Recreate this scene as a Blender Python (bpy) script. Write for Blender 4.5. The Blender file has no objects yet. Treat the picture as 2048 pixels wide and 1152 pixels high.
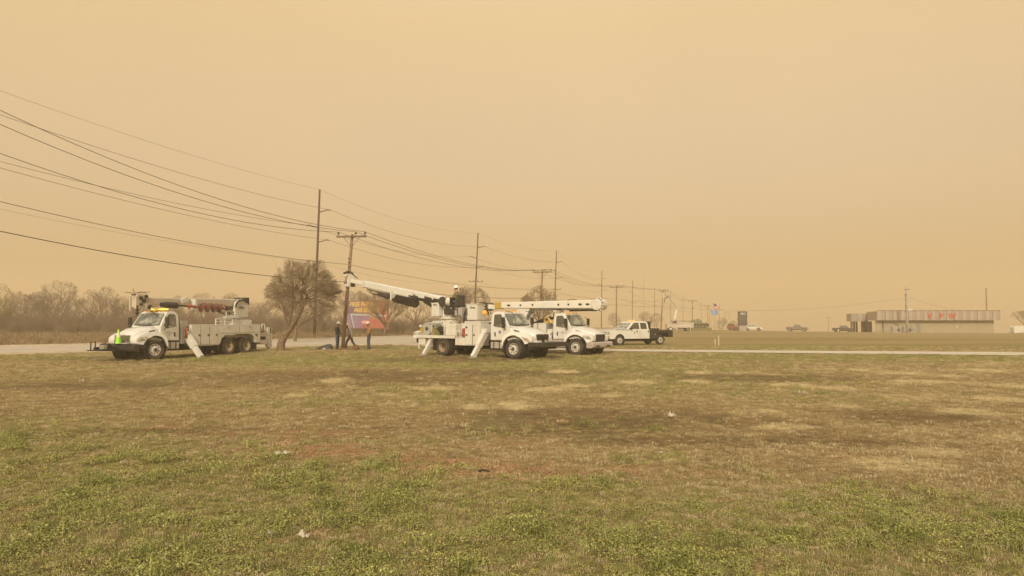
import bpy, math, random
import numpy as np
from mathutils import Vector, Matrix, Euler

sc = bpy.context.scene
R = math.radians
rnd = random.Random(7)
F = 1479.0            # focal length in pixels of the 2048 wide photograph
EYE = 2.0

# ------------------------------------------------------------------ camera
cam = bpy.data.cameras.new('camera')
cam.lens = 26.0; cam.sensor_width = 36.0; cam.clip_start = 0.1; cam.clip_end = 3000
camo = bpy.data.objects.new('camera', cam)
sc.collection.objects.link(camo)
camo.location = (0, 0, EYE)
camo.rotation_euler = (R(90 + 2.478), 0, 0)
sc.camera = camo

# ------------------------------------------------------------------ world, sun, exposure
SUN_EL, SUN_AZ = 25.0, 192.0      # azimuth clockwise from +Y: behind the camera, on the left
HAZE = 0.0017
world = bpy.data.worlds.new('World'); sc.world = world; world.use_nodes = True
wn = world.node_tree; wn.nodes.clear()
def N(nt, t, **k):
    n = nt.nodes.new(t)
    for a, b in k.items(): setattr(n, a, b)
    return n
wo = N(wn, 'ShaderNodeOutputWorld'); bg = N(wn, 'ShaderNodeBackground'); bg2 = N(wn, 'ShaderNodeBackground')
sky = N(wn, 'ShaderNodeTexSky'); sky.sky_type = 'NISHITA'; sky.sun_disc = False
sky.sun_elevation = R(SUN_EL); sky.sun_rotation = R(SUN_AZ); sky.dust_density = 8.0; sky.air_density = 1.0
tc = N(wn, 'ShaderNodeTexCoord'); sp = N(wn, 'ShaderNodeSeparateXYZ'); cr = N(wn, 'ShaderNodeValToRGB')
wn.links.new(tc.outputs['Generated'], sp.inputs[0]); wn.links.new(sp.outputs['Z'], cr.inputs[0])
el = cr.color_ramp.elements
el[0].position = 0.0; el[0].color = (0.605, 0.400, 0.198, 1)
el[1].position = 1.0; el[1].color = (0.80, 0.82, 0.78, 1)
for p, c in ((0.12, (0.645, 0.435, 0.205)), (0.38, (0.775, 0.518, 0.188)), (0.6, (0.93, 0.77, 0.50)), (0.8, (0.93, 0.89, 0.76))):
    e = el.new(p); e.color = (*c, 1)
bg.inputs['Strength'].default_value = 0.95
bg2.inputs['Strength'].default_value = 0.05
add = N(wn, 'ShaderNodeAddShader')
sn = N(wn, 'ShaderNodeTexNoise'); sn.inputs['Scale'].default_value = 1.6; sn.inputs['Detail'].default_value = 3
wn.links.new(tc.outputs['Generated'], sn.inputs['Vector'])
sm = N(wn, 'ShaderNodeMapRange'); sm.inputs[1].default_value = .3; sm.inputs[2].default_value = .7; sm.inputs[3].default_value = .95; sm.inputs[4].default_value = 1.04
wn.links.new(sn.outputs[0], sm.inputs[0])
sv = N(wn, 'ShaderNodeVectorMath', operation='SCALE'); wn.links.new(cr.outputs[0], sv.inputs[0]); wn.links.new(sm.outputs[0], sv.inputs['Scale'])
wn.links.new(sv.outputs[0], bg.inputs[0]); wn.links.new(sky.outputs[0], bg2.inputs[0])
wn.links.new(bg.outputs[0], add.inputs[0]); wn.links.new(bg2.outputs[0], add.inputs[1])
wn.links.new(add.outputs[0], wo.inputs['Surface'])

sl = bpy.data.lights.new('sun', 'SUN'); sl.energy = 2.6; sl.angle = R(6); sl.color = (1.0, 0.90, 0.72)
so = bpy.data.objects.new('sun', sl); sc.collection.objects.link(so)
sdir = Vector((math.sin(R(SUN_AZ)) * math.cos(R(SUN_EL)), math.cos(R(SUN_AZ)) * math.cos(R(SUN_EL)), math.sin(R(SUN_EL))))
so.rotation_euler = sdir.to_track_quat('Z', 'Y').to_euler(); so.location = (0, 0, 60)

vs = sc.view_settings
vs.view_transform = 'Standard'; vs.look = 'None'; vs.gamma = 1.0; vs.use_curve_mapping = False; vs.exposure = 0.0
sc.cycles.volume_bounces = 2
sc.cycles.max_bounces = 6; sc.cycles.diffuse_bounces = 2; sc.cycles.glossy_bounces = 2
sc.cycles.transmission_bounces = 3; sc.cycles.transparent_max_bounces = 6

# ------------------------------------------------------------------ materials
def mat(name, col, rough=0.6, metal=0.0, var=0.12, scale=3.0, dirt=0.0, dirtcol=(0.28, 0.19, 0.10), bump=0.0, spec=0.5, emit=None, es=0.0, coat=0.0, island=0.0):
    m = bpy.data.materials.new(name); m.use_nodes = True
    nt = m.node_tree; b = nt.nodes['Principled BSDF']
    b.inputs['Roughness'].default_value = rough; b.inputs['Metallic'].default_value = metal
    b.inputs['Specular IOR Level'].default_value = spec
    if coat: b.inputs['Coat Weight'].default_value = coat; b.inputs['Coat Roughness'].default_value = 0.08
    tcn = N(nt, 'ShaderNodeTexCoord'); no = N(nt, 'ShaderNodeTexNoise'); no.inputs['Scale'].default_value = scale
    no.inputs['Detail'].default_value = 6
    nt.links.new(tcn.outputs['Object'], no.inputs['Vector'])
    mx = N(nt, 'ShaderNodeMix', data_type='RGBA')
    mr = N(nt, 'ShaderNodeMapRange'); mr.inputs[1].default_value = .3; mr.inputs[2].default_value = .7
    nt.links.new(no.outputs[0], mr.inputs[0]); nt.links.new(mr.outputs[0], mx.inputs['Factor'])
    mx.inputs['A'].default_value = (*[c * (1 - var) for c in col], 1)
    mx.inputs['B'].default_value = (*[min(1, c * (1 + var)) for c in col], 1)
    out = mx.outputs['Result']
    if dirt:
        n2 = N(nt, 'ShaderNodeTexNoise'); n2.inputs['Scale'].default_value = 1.7; n2.inputs['Detail'].default_value = 8
        n2.inputs['Roughness'].default_value = .65
        nt.links.new(tcn.outputs['Object'], n2.inputs['Vector'])
        r2 = N(nt, 'ShaderNodeMapRange'); r2.inputs[1].default_value = .42; r2.inputs[2].default_value = .75; r2.inputs[4].default_value = dirt
        nt.links.new(n2.outputs[0], r2.inputs[0])
        m2 = N(nt, 'ShaderNodeMix', data_type='RGBA'); m2.inputs['B'].default_value = (*dirtcol, 1)
        nt.links.new(r2.outputs[0], m2.inputs['Factor']); nt.links.new(out, m2.inputs['A']); out = m2.outputs['Result']
    nt.links.new(out, b.inputs['Base Color'])
    if bump:
        bu = N(nt, 'ShaderNodeBump'); bu.inputs['Strength'].default_value = bump; bu.inputs['Distance'].default_value = .02
        n3 = N(nt, 'ShaderNodeTexNoise'); n3.inputs['Scale'].default_value = scale * 6; n3.inputs['Detail'].default_value = 5
        nt.links.new(tcn.outputs['Object'], n3.inputs['Vector']); nt.links.new(n3.outputs[0], bu.inputs['Height'])
        nt.links.new(bu.outputs[0], b.inputs['Normal'])
    if emit:
        b.inputs['Emission Color'].default_value = (*emit, 1); b.inputs['Emission Strength'].default_value = es
    return m

M = {}
M['white'] = mat('white_paint', (.65, .635, .58), .32, var=.03, dirt=.35, dirtcol=(.46, .36, .23), coat=.4)
M['whitebox'] = mat('white_body_paint', (.64, .61, .54), .45, var=.05, scale=1.2, dirt=.5, dirtcol=(.42, .32, .2))
M['cream'] = mat('cream_boom_paint', (.64, .61, .53), .45, var=.06, dirt=.5, dirtcol=(.40, .31, .20))
M['fibre'] = mat('fibreglass', (.66, .62, .53), .5, var=.04)
M['black'] = mat('black_steel', (.022, .020, .018), .5, var=.25, dirt=.35, dirtcol=(.12, .085, .05))
M['under'] = mat('chassis_black', (.02, .017, .014), .8, var=.3, dirt=.5, dirtcol=(.08, .055, .035))
M['rubber'] = mat('tyre_rubber', (.026, .022, .019), .85, var=.2, scale=6, dirt=.75, dirtcol=(.13, .09, .055), bump=.3)
M['seal'] = mat('window_seal', (.015, .015, .015), .6)
M['rimw'] = mat('white_wheel', (.62, .58, .50), .5, dirt=.6, dirtcol=(.34, .24, .14))
M['rimt'] = mat('dusty_wheel', (.42, .31, .19), .6, dirt=.7, dirtcol=(.20, .13, .07))
M['silver'] = mat('aluminium', (.55, .53, .50), .35, metal=.75, dirt=.3)
M['chrome'] = mat('bright_metal', (.62, .60, .57), .22, metal=.9, var=.1)
M['grey'] = mat('grey_paint', (.36, .34, .30), .5, dirt=.3)
M['bumpergrey'] = mat('bumper_grey', (.46, .40, .36), .5, metal=.2, dirt=.2)
def glass(name, col, rough=.06):
    m = bpy.data.materials.new(name); m.use_nodes = True; b = m.node_tree.nodes['Principled BSDF']
    nt = m.node_tree
    tcn = N(nt, 'ShaderNodeTexCoord'); no = N(nt, 'ShaderNodeTexNoise'); no.inputs['Scale'].default_value = 2.2; no.inputs['Detail'].default_value = 2
    nt.links.new(tcn.outputs['Object'], no.inputs['Vector'])
    r_ = N(nt, 'ShaderNodeValToRGB'); r_.color_ramp.elements[0].position = .42; r_.color_ramp.elements[1].position = .58
    r_.color_ramp.elements[0].color = (*[c * .35 for c in col], 1); r_.color_ramp.elements[1].color = (*[c * 1.3 for c in col], 1)
    nt.links.new(no.outputs[0], r_.inputs[0]); nt.links.new(r_.outputs[0], b.inputs['Base Color'])
    b.inputs['Roughness'].default_value = rough; b.inputs['Specular IOR Level'].default_value = .9
    b.inputs['IOR'].default_value = 1.7
    return m
M['glass'] = glass('dusty_window_glass', (.10, .10, .075))
M['wind'] = glass('windshield_glass', (.24, .25, .20), .08)
M['darkglass'] = glass('tinted_glass', (.04, .037, .03))
M['amber'] = mat('amber_lamp', (.75, .33, .03), .3, emit=(1.0, .50, .06), es=.25)
M['amberdim'] = mat('amber_lightbar', (.75, .40, .06), .3, emit=(1.0, .55, .10), es=.55)
M['amberlit'] = mat('lit_amber_lightbar', (.8, .45, .05), .3, emit=(1.0, .58, .10), es=1.3)
M['red'] = mat('red_paint', (.34, .045, .028), .45, dirt=.3)
M['tanboom'] = mat('dusty_boom_paint', (.52, .445, .34), .5, var=.06, dirt=.5, dirtcol=(.38, .28, .18))
M['rust'] = mat('auger_steel', (.15, .06, .038), .6, dirt=.8, dirtcol=(.15, .10, .06))
M['augerblack'] = mat('auger_dark', (.03, .022, .018), .5, dirt=.4, dirtcol=(.12, .07, .04))
M['hose'] = mat('hydraulic_hose', (.018, .016, .014), .6)
M['lamp'] = mat('headlamp_lens', (.42, .38, .32), .15, var=.3, scale=9)
M['lampam'] = mat('turn_lens', (.45, .24, .12), .2, var=.3, scale=8)
M['green'] = mat('lime_cone', (.30, .70, .03), .5, var=.08)
M['conew'] = mat('cone_band', (.68, .68, .45), .4)
M['yellow'] = mat('yellow_plastic', (.42, .28, .06), .5)
M['olive'] = mat('olive_engine', (.16, .16, .04), .6, var=.4, scale=7)
M['emblem'] = mat('door_emblem', (.07, .08, .06), .5)
M['emblemb'] = mat('door_emblem_blue', (.16, .21, .30), .5)
M['ink'] = mat('dark_lettering', (.08, .07, .07), .5)
M['wood'] = mat('weathered_pole', (.235, .155, .095), .85, var=.25, scale=4, bump=.5)
M['wooddark'] = mat('creosote_pole', (.085, .045, .03), .8, var=.25, scale=4)
M['arm'] = mat('crossarm_wood', (.17, .115, .065), .85, var=.25)
M['porc'] = mat('insulator', (.09, .06, .045), .3)
M['steelarm'] = mat('arm_steel', (.11, .08, .065), .6)
M['wire'] = mat('line_wire', (.05, .038, .028), .6)
M['bark'] = mat('bark', (.19, .13, .08), .9, var=.35, scale=5, bump=.8)
M['twig'] = mat('twigs', (.29, .21, .13), .9, var=.5, scale=3)
M['twigr'] = mat('far_twigs', (.19, .13, .085), .9, var=.3, scale=1)
M['twigt'] = mat('tan_twigs', (.22, .15, .085), .9, var=.3, scale=1)
M['twigg'] = mat('budding_twigs', (.17, .16, .05), .9, var=.3, scale=1)
M['concrete'] = mat('concrete', (.56, .48, .37), .85, var=.10, scale=.6, dirt=.4, dirtcol=(.30, .22, .14), bump=.2)
M['road'] = mat('road_concrete', (.46, .385, .29), .85, var=.08, scale=.25, dirt=.35, dirtcol=(.30, .23, .16), bump=.15)
M['paper'] = mat('paper_litter', (.50, .44, .33), .7, var=.1)

# ------------------------------------------------------------------ mesh helpers
class MB:
    def __init__(s): s.v = []; s.f = []; s.m = []
    def add(s, vs_, fs, T=None):
        o = len(s.v)
        if T is not None: vs_ = [tuple(T @ Vector(p)) for p in vs_]
        s.v += [tuple(p) for p in vs_]; s.f += [tuple(i + o for i in f) for f in fs]; return s
    def box(s, x0, x1, y0, y1, z0, z1, T=None):
        v = [(x, y, z) for z in (z0, z1) for y in (y0, y1) for x in (x0, x1)]
        return s.add(v, [(0, 2, 3, 1), (4, 5, 7, 6), (0, 1, 5, 4), (2, 6, 7, 3), (0, 4, 6, 2), (1, 3, 7, 5)], T)
    def cbox(s, c, d, T=None, rot=None):
        Mx = Matrix.Translation(c) @ (Euler(rot).to_matrix().to_4x4() if rot else Matrix())
        if T is not None: Mx = T @ Mx
        return s.box(-d[0] / 2, d[0] / 2, -d[1] / 2, d[1] / 2, -d[2] / 2, d[2] / 2, Mx)
    def prism(s, prof, y0, y1, hw=None):
        """side profile in XZ pushed from y0 to y1; hw(z) gives +-half width instead"""
        n = len(prof)
        if hw: v = [(x, -hw(z), z) for x, z in prof] + [(x, hw(z), z) for x, z in prof]
        else: v = [(x, y0, z) for x, z in prof] + [(x, y1, z) for x, z in prof]
        return s.add(v, [tuple(range(n)), tuple(range(2 * n - 1, n - 1, -1))] + [(i, i + n, (i + 1) % n + n, (i + 1) % n) for i in range(n)])
    def loft(s, secs, cap=True):
        n = len(secs[0]); v = [p for q in secs for p in q]; f = []
        for k in range(len(secs) - 1):
            for i in range(n):
                j = (i + 1) % n; f.append((k * n + i, k * n + j, (k + 1) * n + j, (k + 1) * n + i))
        if cap: f += [tuple(range(n))[::-1], tuple(range((len(secs) - 1) * n, len(secs) * n))]
        return s.add(v, f)
    def tube(s, pts, rad, n=8, T=None, cap=True):
        pts = [Vector(p) for p in pts]
        if T is not None: pts = [T @ p for p in pts]
        if not hasattr(rad, '__len__'): rad = [rad] * len(pts)
        secs = []; ref = None
        for i, p in enumerate(pts):
            d = (pts[min(i + 1, len(pts) - 1)] - pts[max(i - 1, 0)]).normalized()
            if ref is None: ref = Vector((0, 0, 1)) if abs(d.z) < .9 else Vector((1, 0, 0))
            a = d.cross(ref).normalized(); b = a.cross(d).normalized(); ref = b
            secs.append([tuple(p + rad[i] * (math.cos(2 * math.pi * k / n) * a + math.sin(2 * math.pi * k / n) * b)) for k in range(n)])
        return s.loft(secs, cap)
    def lathe(s, prof, n=24, T=None, close=False):
        """profile of (radius, y): revolved round the local Y axis"""
        secs = [[(r * math.cos(2 * math.pi * k / n), y, r * math.sin(2 * math.pi * k / n)) for k in range(n)] for r, y in prof]
        v = [p for q in secs for p in q]; f = []
        m = len(prof)
        for k in range(m - 1 + (1 if close else 0)):
            k2 = (k + 1) % m
            for i in range(n):
                j = (i + 1) % n; f.append((k * n + i, k * n + j, k2 * n + j, k2 * n + i))
        if not close: f += [tuple(range(n)), tuple(range((m - 1) * n, m * n))[::-1]]
        return s.add(v, f, T)
    def poly(s, pts): return s.add(pts, [tuple(range(len(pts)))])
    def build(s, name, m, parent=None, bevel=0, smooth=False, loc=None, fix=True):
        me = bpy.data.meshes.new(name); me.from_pydata(s.v, [], s.f)
        if fix:
            import bmesh
            b = bmesh.new(); b.from_mesh(me); bmesh.ops.recalc_face_normals(b, faces=b.faces); b.to_mesh(me); b.free()
        me.materials.append(m)
        if smooth: me.shade_smooth()
        o = bpy.data.objects.new(name, me); sc.collection.objects.link(o)
        if parent is not None: o.parent = parent
        if loc is not None: o.location = loc
        if bevel:
            bm_ = o.modifiers.new('bevel', 'BEVEL'); bm_.width = bevel; bm_.segments = 2; bm_.limit_method = 'ANGLE'; bm_.angle_limit = R(35)
            bm_.harden_normals = True; me.shade_smooth()
        return o

def tag(o, label=None, cat=None, group=None, kind=None):
    if label: o['label'] = label
    if cat: o['category'] = cat
    if group: o['group'] = group
    if kind: o['kind'] = kind
    return o
def empty(name, loc=(0, 0, 0), rz=0, parent=None):
    o = bpy.data.objects.new(name, None); sc.collection.objects.link(o); o.location = loc; o.rotation_euler = (0, 0, rz)
    o.empty_display_size = .2
    if parent is not None: o.parent = parent
    return o
def np_mesh(name, v, q, m, parent=None, smooth=False):
    me = bpy.data.meshes.new(name); v = np.asarray(v, np.float32); q = np.asarray(q, np.int32)
    k = q.shape[1]
    me.vertices.add(len(v)); me.vertices.foreach_set('co', v.ravel())
    me.loops.add(q.size); me.loops.foreach_set('vertex_index', q.ravel())
    me.polygons.add(len(q)); me.polygons.foreach_set('loop_start', np.arange(0, q.size, k, dtype=np.int32))
    me.update(calc_edges=True)
    if m is not None: me.materials.append(m)
    if smooth: me.shade_smooth()
    o = bpy.data.objects.new(name, me); sc.collection.objects.link(o)
    if parent is not None: o.parent = parent
    return o
def seg_mesh(name, segs, m, parent=None, n=3):
    """straight tapered pieces (p0, p1, r0, r1), each an n sided prism"""
    a = np.array([s_[0] for s_ in segs], float); b = np.array([s_[1] for s_ in segs], float)
    r0 = np.array([s_[2] for s_ in segs])[:, None]; r1 = np.array([s_[3] for s_ in segs])[:, None]
    d = b - a; d /= np.linalg.norm(d, axis=1)[:, None] + 1e-9
    ref = np.where(np.abs(d[:, 2:3]) < .9, np.array([[0, 0, 1.]]), np.array([[1., 0, 0]]))
    u = np.cross(d, ref); u /= np.linalg.norm(u, axis=1)[:, None]; w = np.cross(u, d)
    V = []
    for (p, r) in ((a, r0), (b, r1)):
        for k in range(n):
            t = 2 * math.pi * k / n
            V.append(p + r * (math.cos(t) * u + math.sin(t) * w))
    V = np.stack(V, 1).reshape(-1, 3)
    base = (np.arange(len(segs)) * 2 * n)[:, None]
    Q = np.concatenate([base + np.array([[k, (k + 1) % n, n + (k + 1) % n, n + k]]) for k in range(n)], 0)
    return np_mesh(name, V, Q, m, parent, smooth=n > 3)

def text(body, size, m, parent=None, name='lettering', loc=(0, 0, 0), rot=(R(90), 0, 0), ext=.01, shear=0, bold=0, align='CENTER'):
    cu = bpy.data.curves.new(name, 'FONT'); cu.body = body; cu.size = size; cu.extrude = ext; cu.shear = shear; cu.offset = bold
    cu.align_x = align; cu.resolution_u = 2
    to = bpy.data.objects.new(name, cu); sc.collection.objects.link(to)
    dg = bpy.context.evaluated_depsgraph_get(); me = bpy.data.meshes.new_from_object(to.evaluated_get(dg))
    sc.collection.objects.unlink(to); bpy.data.objects.remove(to)
    me.materials.clear(); me.materials.append(m)
    o = bpy.data.objects.new(name, me); sc.collection.objects.link(o)
    if parent is not None: o.parent = parent
    o.location = loc; o.rotation_euler = rot
    return o

# ------------------------------------------------------------------ terrain
def sstep(a, b, x):
    t = np.clip((x - a) / (b - a), 0, 1); return t * t * (3 - 2 * t)
def _hash(i, j, s):
    h = np.sin(i * 127.1 + j * 311.7 + s * 74.7) * 43758.5453
    return h - np.floor(h)
def vn(x, y, s=0):
    x = np.asarray(x, float); y = np.asarray(y, float)
    i = np.floor(x); j = np.floor(y); fx = x - i; fy = y - j; fx = fx * fx * (3 - 2 * fx); fy = fy * fy * (3 - 2 * fy)
    return (_hash(i, j, s) * (1 - fx) + _hash(i + 1, j, s) * fx) * (1 - fy) + (_hash(i, j + 1, s) * (1 - fx) + _hash(i + 1, j + 1, s) * fx) * fy
def fbm(x, y, s=0, o=4):
    t = 0; a = .5; k = 1.0
    for q in range(o):
        t = t + a * vn(x * k + 17.3 * q, y * k - 9.1 * q, s + q); k *= 2.07; a *= .5
    return t / (1 - .5 ** o)
NEAR = [(-120, -32), (-90, -7), (-60, 17), (-44, 30.5), (-29.7, 43), (-16.9, 55), (-7.7, 62.5), (-2, 73), (2.5, 86), (9, 105), (16, 125), (29, 160), (48, 205), (66, 250), (110, 360), (180, 540)]
FAR = [(-132, -18), (-103, 5), (-75, 25), (-55, 41), (-37.9, 55.8), (-29, 66), (-22.7, 74), (-17, 84), (-11.1, 93), (-4.5, 109), (2, 127), (14, 160), (32, 205), (50, 250), (94, 360), (164, 540)]
DN = [(-9.5, 59.8), (-6.2, 56.8), (-3, 53.2), (2, 49.6), (6.9, 47.4), (18.4, 44.3), (28.8, 41.8), (45, 37.5), (80, 28)]
DF = [(-1.5, 73.5), (-1.0, 66), (.2, 58.5), (3.5, 53.2), (7.6, 50.4), (20, 47.9), (31.4, 45.9), (48, 42.0), (83, 32)]
def resample(pl, n):
    pl = np.array(pl, float)
    # smooth with Catmull-Rom, n steps to a piece
    P = np.vstack([2 * pl[0] - pl[1], pl, 2 * pl[-1] - pl[-2]]); out = []
    for i in range(1, len(P) - 2):
        for k in range(n):
            t = k / n; a, b, c, d = P[i - 1], P[i], P[i + 1], P[i + 2]
            out.append(.5 * (2 * b + (c - a) * t + (2 * a - 5 * b + 4 * c - d) * t * t + (3 * b - a - 3 * c + d) * t ** 3))
    out.append(P[-2]); return np.array(out)
NEAR_, FAR_, DN_, DF_ = resample(NEAR, 6), resample(FAR, 6), resample(DN, 6), resample(DF, 6)
def inpoly(x, y, poly):
    x = np.asarray(x, float); y = np.asarray(y, float); ins = np.zeros(np.broadcast(x, y).shape, bool)
    n = len(poly)
    for i in range(n):
        x0, y0 = poly[i]; x1, y1 = poly[(i + 1) % n]
        c = ((y0 > y) != (y1 > y))
        with np.errstate(divide='ignore', invalid='ignore'):
            c &= x < (x1 - x0) * (y - y0) / (y1 - y0 + 1e-12) + x0
        ins ^= c
    return ins
ROADPOLY = np.vstack([NEAR_[::2], FAR_[::2][::-1]]); DRIVEPOLY = np.vstack([DN_[::2], DF_[::2][::-1]])
def H(x, y):
    x = np.asarray(x, float); y = np.asarray(y, float)
    h = -.021 * np.maximum(0, y - 106) * sstep(-5, 150, x)
    h = h - .010 * np.maximum(0, y - 225)
    h = h + .16 * np.exp(-(((x + 14.2) / 4.5) ** 2 + ((y - 45.5) / 3.0) ** 2))
    return h
def Hf(x, y): return float(H(x, y))
def gp(px, d, z=None):
    """a spot on the ground: bearing of photo column px, d metres ahead"""
    x = (px - 1024) / F * d
    return Vector((x, d, Hf(x, d) if z is None else z))
# ------------------------------------------------------------------ ground sheet
def axis(parts):
    out = [parts[0][0]]
    for a, b, st in parts:
        n = max(1, int(round((b - a) / st))); out += list(np.linspace(a, b, n + 1)[1:])
    return np.array(out)
xs = axis([(-720, -240, 40), (-240, -80, 8), (-80, -32, 1.5), (-32, -14, .5), (-14, 14, .25), (14, 32, .5), (32, 80, 1.5), (80, 240, 8), (240, 720, 40)])
ys = axis([(-300, -30, 30), (-30, 3, 3), (3, 18, .2), (18, 34, .35), (34, 66, .6), (66, 130, 1.6), (130, 260, 6), (260, 720, 30)])
GX, GY = np.meshgrid(xs, ys)
road_m = inpoly(GX, GY, ROADPOLY) | inpoly(GX, GY, DRIVEPOLY)
near_f = sstep(2, 6, np.hypot(GX, GY) + 4) * (1 - sstep(30, 42, GY)) * (1 - sstep(38, 60, np.abs(GX)))
GZ = H(GX, GY) + near_f * (.05 * (fbm(GX * .5, GY * .5, 3) - .5) + .05 * (fbm(GX * 2.2, GY * 2.2, 5, 3) - .5))
def pt(px, py, rx, ry):      # an ellipse on the ground at photo position px, py
    d = EYE * F / (py - 640); return ((px - 1024) / F * d, d, rx / F * d, d * ry / (py - 640))
def patch(x, y, P, soft=.5, wob=.35):
    cx, cy, rx, ry = P
    q = np.sqrt(((x - cx) / rx) ** 2 + ((y - cy) / ry) ** 2) + wob * (fbm(x * 1.3 + cx, y * 1.3, 11, 3) - .5) * 2
    return 1 - sstep(1 - soft, 1 + soft, q)
STRAW = [pt(1565, 853, 48, 7), pt(1100, 778, 55, 5), pt(945, 812, 30, 5), pt(1030, 810, 34, 7), pt(665, 761, 38, 4), pt(1270, 765, 35, 4), pt(1390, 762, 30, 4),
         pt(1575, 768, 50, 4), pt(1660, 775, 48, 4), pt(1720, 740, 22, 3), pt(1850, 762, 50, 4), pt(1930, 822, 60, 6), pt(1985, 795, 50, 5), pt(2000, 770, 50, 4),
         pt(1900, 750, 30, 3), pt(1800, 745, 36, 3), pt(1530, 820, 30, 4), pt(1680, 811, 35, 4), pt(860, 776, 40, 3), pt(600, 790, 20, 3), pt(1960, 740, 40, 3),
         pt(2010, 870, 40, 5), pt(1150, 770, 30, 3), pt(770, 790, 25, 3), pt(1400, 745, 30, 3), pt(1850, 900, 60, 8), pt(1780, 925, 90, 12), pt(1215, 790, 26, 3), pt(1130, 742, 26, 3)]
DARK = [pt(1200, 838, 290, 26), pt(1560, 850, 90, 16), pt(1830, 832, 150, 14), pt(1330, 880, 160, 12), pt(700, 752, 320, 13), pt(200, 770, 230, 10), pt(1100, 858, 250, 10),
        pt(1500, 755, 200, 9), pt(350, 860, 170, 10), pt(1640, 880, 160, 10), pt(1050, 745, 200, 7), pt(900, 720, 150, 5)]
RED = [pt(700, 898, 190, 17), pt(900, 925, 160, 16), pt(1130, 940, 200, 12), pt(1060, 882, 90, 9), pt(560, 885, 90, 8), pt(1330, 945, 130, 9), pt(210, 905, 40, 7),
       pt(330, 855, 50, 5), pt(1000, 893, 60, 6), pt(60, 1010, 40, 12), pt(560, 865, 160, 8)]
def fields(x, y):
    d = np.hypot(x, y); n1 = fbm(x * .35, y * .35, 21, 5); n2 = fbm(x * 1.1, y * 1.1, 31, 4); n3 = fbm(x * .12, y * .12, 41, 3)
    g = 1 - sstep(8.4, 10.6, y + .16 * x + 2.6 * (n2 - .5) + 1.5 * (n1 - .5))                    # green weeds in front
    g = np.maximum(g, .85 * (1 - sstep(10.5, 14.5, y + .55 * (x + 5) + 3 * (n1 - .5))) * (x < 0))
    s1 = sstep(27.5, 31, y + .30 * x + 2 * (n1 - .5)) * (1 - sstep(38, 47, y)) * (1 - sstep(2, 14, x))
    s2 = sstep(34, 37, y + 2 * (n1 - .5)) * (1 - sstep(42, 45, y)) * sstep(3, 8, x)
    s3 = sstep(17, 25, y) * (1 - sstep(34, 44, y)) * (1 - sstep(-2, 8, np.abs(x - 5) - 2)) * .55
    s4 = .8 * sstep(47, 51, y) * (1 - sstep(58, 66, y)) * sstep(.4, .6, n1)
    g = np.maximum(np.maximum(g, .8 * s1), np.maximum(.85 * s2, np.maximum(s3, s4)))
    g = np.maximum(g, .35 * sstep(.55, .72, n1) * (1 - sstep(40, 60, d)))
    straw = 0 * x; dark = 0 * x; red = 0 * x
    for P in STRAW: straw = np.maximum(straw, patch(x, y, P, .35, .5))
    for P in DARK: dark = np.maximum(dark, patch(x, y, P, .6, .5) * .85)
    for P in RED: red = np.maximum(red, patch(x, y, P, .55, .6))
    red = red * sstep(.40, .66, fbm(x * 2.6, y * 2.6, 66, 4) + .06)
    red = np.maximum(red, sstep(.76, .82, fbm(x * 1.7, y * 1.7, 77, 3)) * (y < 16) * .6)
    straw = np.maximum(straw, .5 * sstep(.6, .75, fbm(x * .8, y * .8, 55, 3)) * sstep(2, 10, x) * sstep(11, 14, y) * (1 - sstep(34, 42, y)))
    return g, straw, dark, red, n1, n2, n3
def gcol(x, y):
    g, straw, dark, red, n1, n2, n3 = fields(x, y)
    C = lambda *c: np.array(c)[None, :]
    def mixc(a, b, t): return a * (1 - t[..., None]) + b * t[..., None]
    sh = x.shape; x = x.ravel(); y = y.ravel()
    g, straw, dark, red, n1, n2, n3 = [q.ravel() for q in (g, straw, dark, red, n1, n2, n3)]
    c = mixc(C(.235, .165, .070) + 0 * x[:, None], C(.31, .23, .115), sstep(.3, .7, n2 * .6 + n1 * .4))
    c = mixc(c, C(.25, .175, .095), sstep(0, 14, x) * .5)
    farf = sstep(46, 52, y)
    c = mixc(c, mixc(C(.215, .16, .07) + 0 * x[:, None], C(.27, .195, .10), sstep(.35, .65, fbm(x * .03, y * .12, 8, 3))), farf)
    # field of dry grass beyond the road
    beyond = (inpoly(x, y, np.vstack([FAR_[::2], [(-900, 800), (-900, -300)]]))).astype(float)
    c = mixc(c, mixc(C(.29, .20, .115) + 0 * x[:, None], C(.21, .145, .075), sstep(.4, .6, fbm(x * .05, y * .1, 9, 3))), beyond)
    c = mixc(c, C(.20, .18, .06), g * (1 - beyond) * .8)
    c = mixc(c, C(.125, .078, .042), dark * .78)
    c = mixc(c, C(.52, .41, .23), straw)
    c = mixc(c, C(.31, .175, .09), red * .66)
    # darker brown patches on the ground round the trucks
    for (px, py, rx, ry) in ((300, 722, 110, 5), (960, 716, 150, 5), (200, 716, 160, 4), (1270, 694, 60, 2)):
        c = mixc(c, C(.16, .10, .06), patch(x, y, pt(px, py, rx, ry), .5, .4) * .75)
    mot = 1 + .5 * (fbm(x * 3.1, y * 3.1, 61, 3) - .5) * (1 - sstep(25, 60, y))
    c = c * mot[:, None] * np.array((1.22, 1.22, 1.10))[None, :]
    return np.clip(c, 0, 1)
GZ = GZ - .05 * road_m
nx, ny = len(xs), len(ys)
V = np.stack([GX.ravel(), GY.ravel(), GZ.ravel()], 1)
ii, jj = np.meshgrid(np.arange(nx - 1), np.arange(ny - 1)); b0 = (jj * nx + ii).ravel()
Q = np.stack([b0, b0 + 1, b0 + nx + 1, b0 + nx], 1)
gm = bpy.data.materials.new('grassy_ground'); gm.use_nodes = True; nt = gm.node_tree; pb = nt.nodes['Principled BSDF']
pb.inputs['Roughness'].default_value = .95; pb.inputs['Specular IOR Level'].default_value = .1
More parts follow.
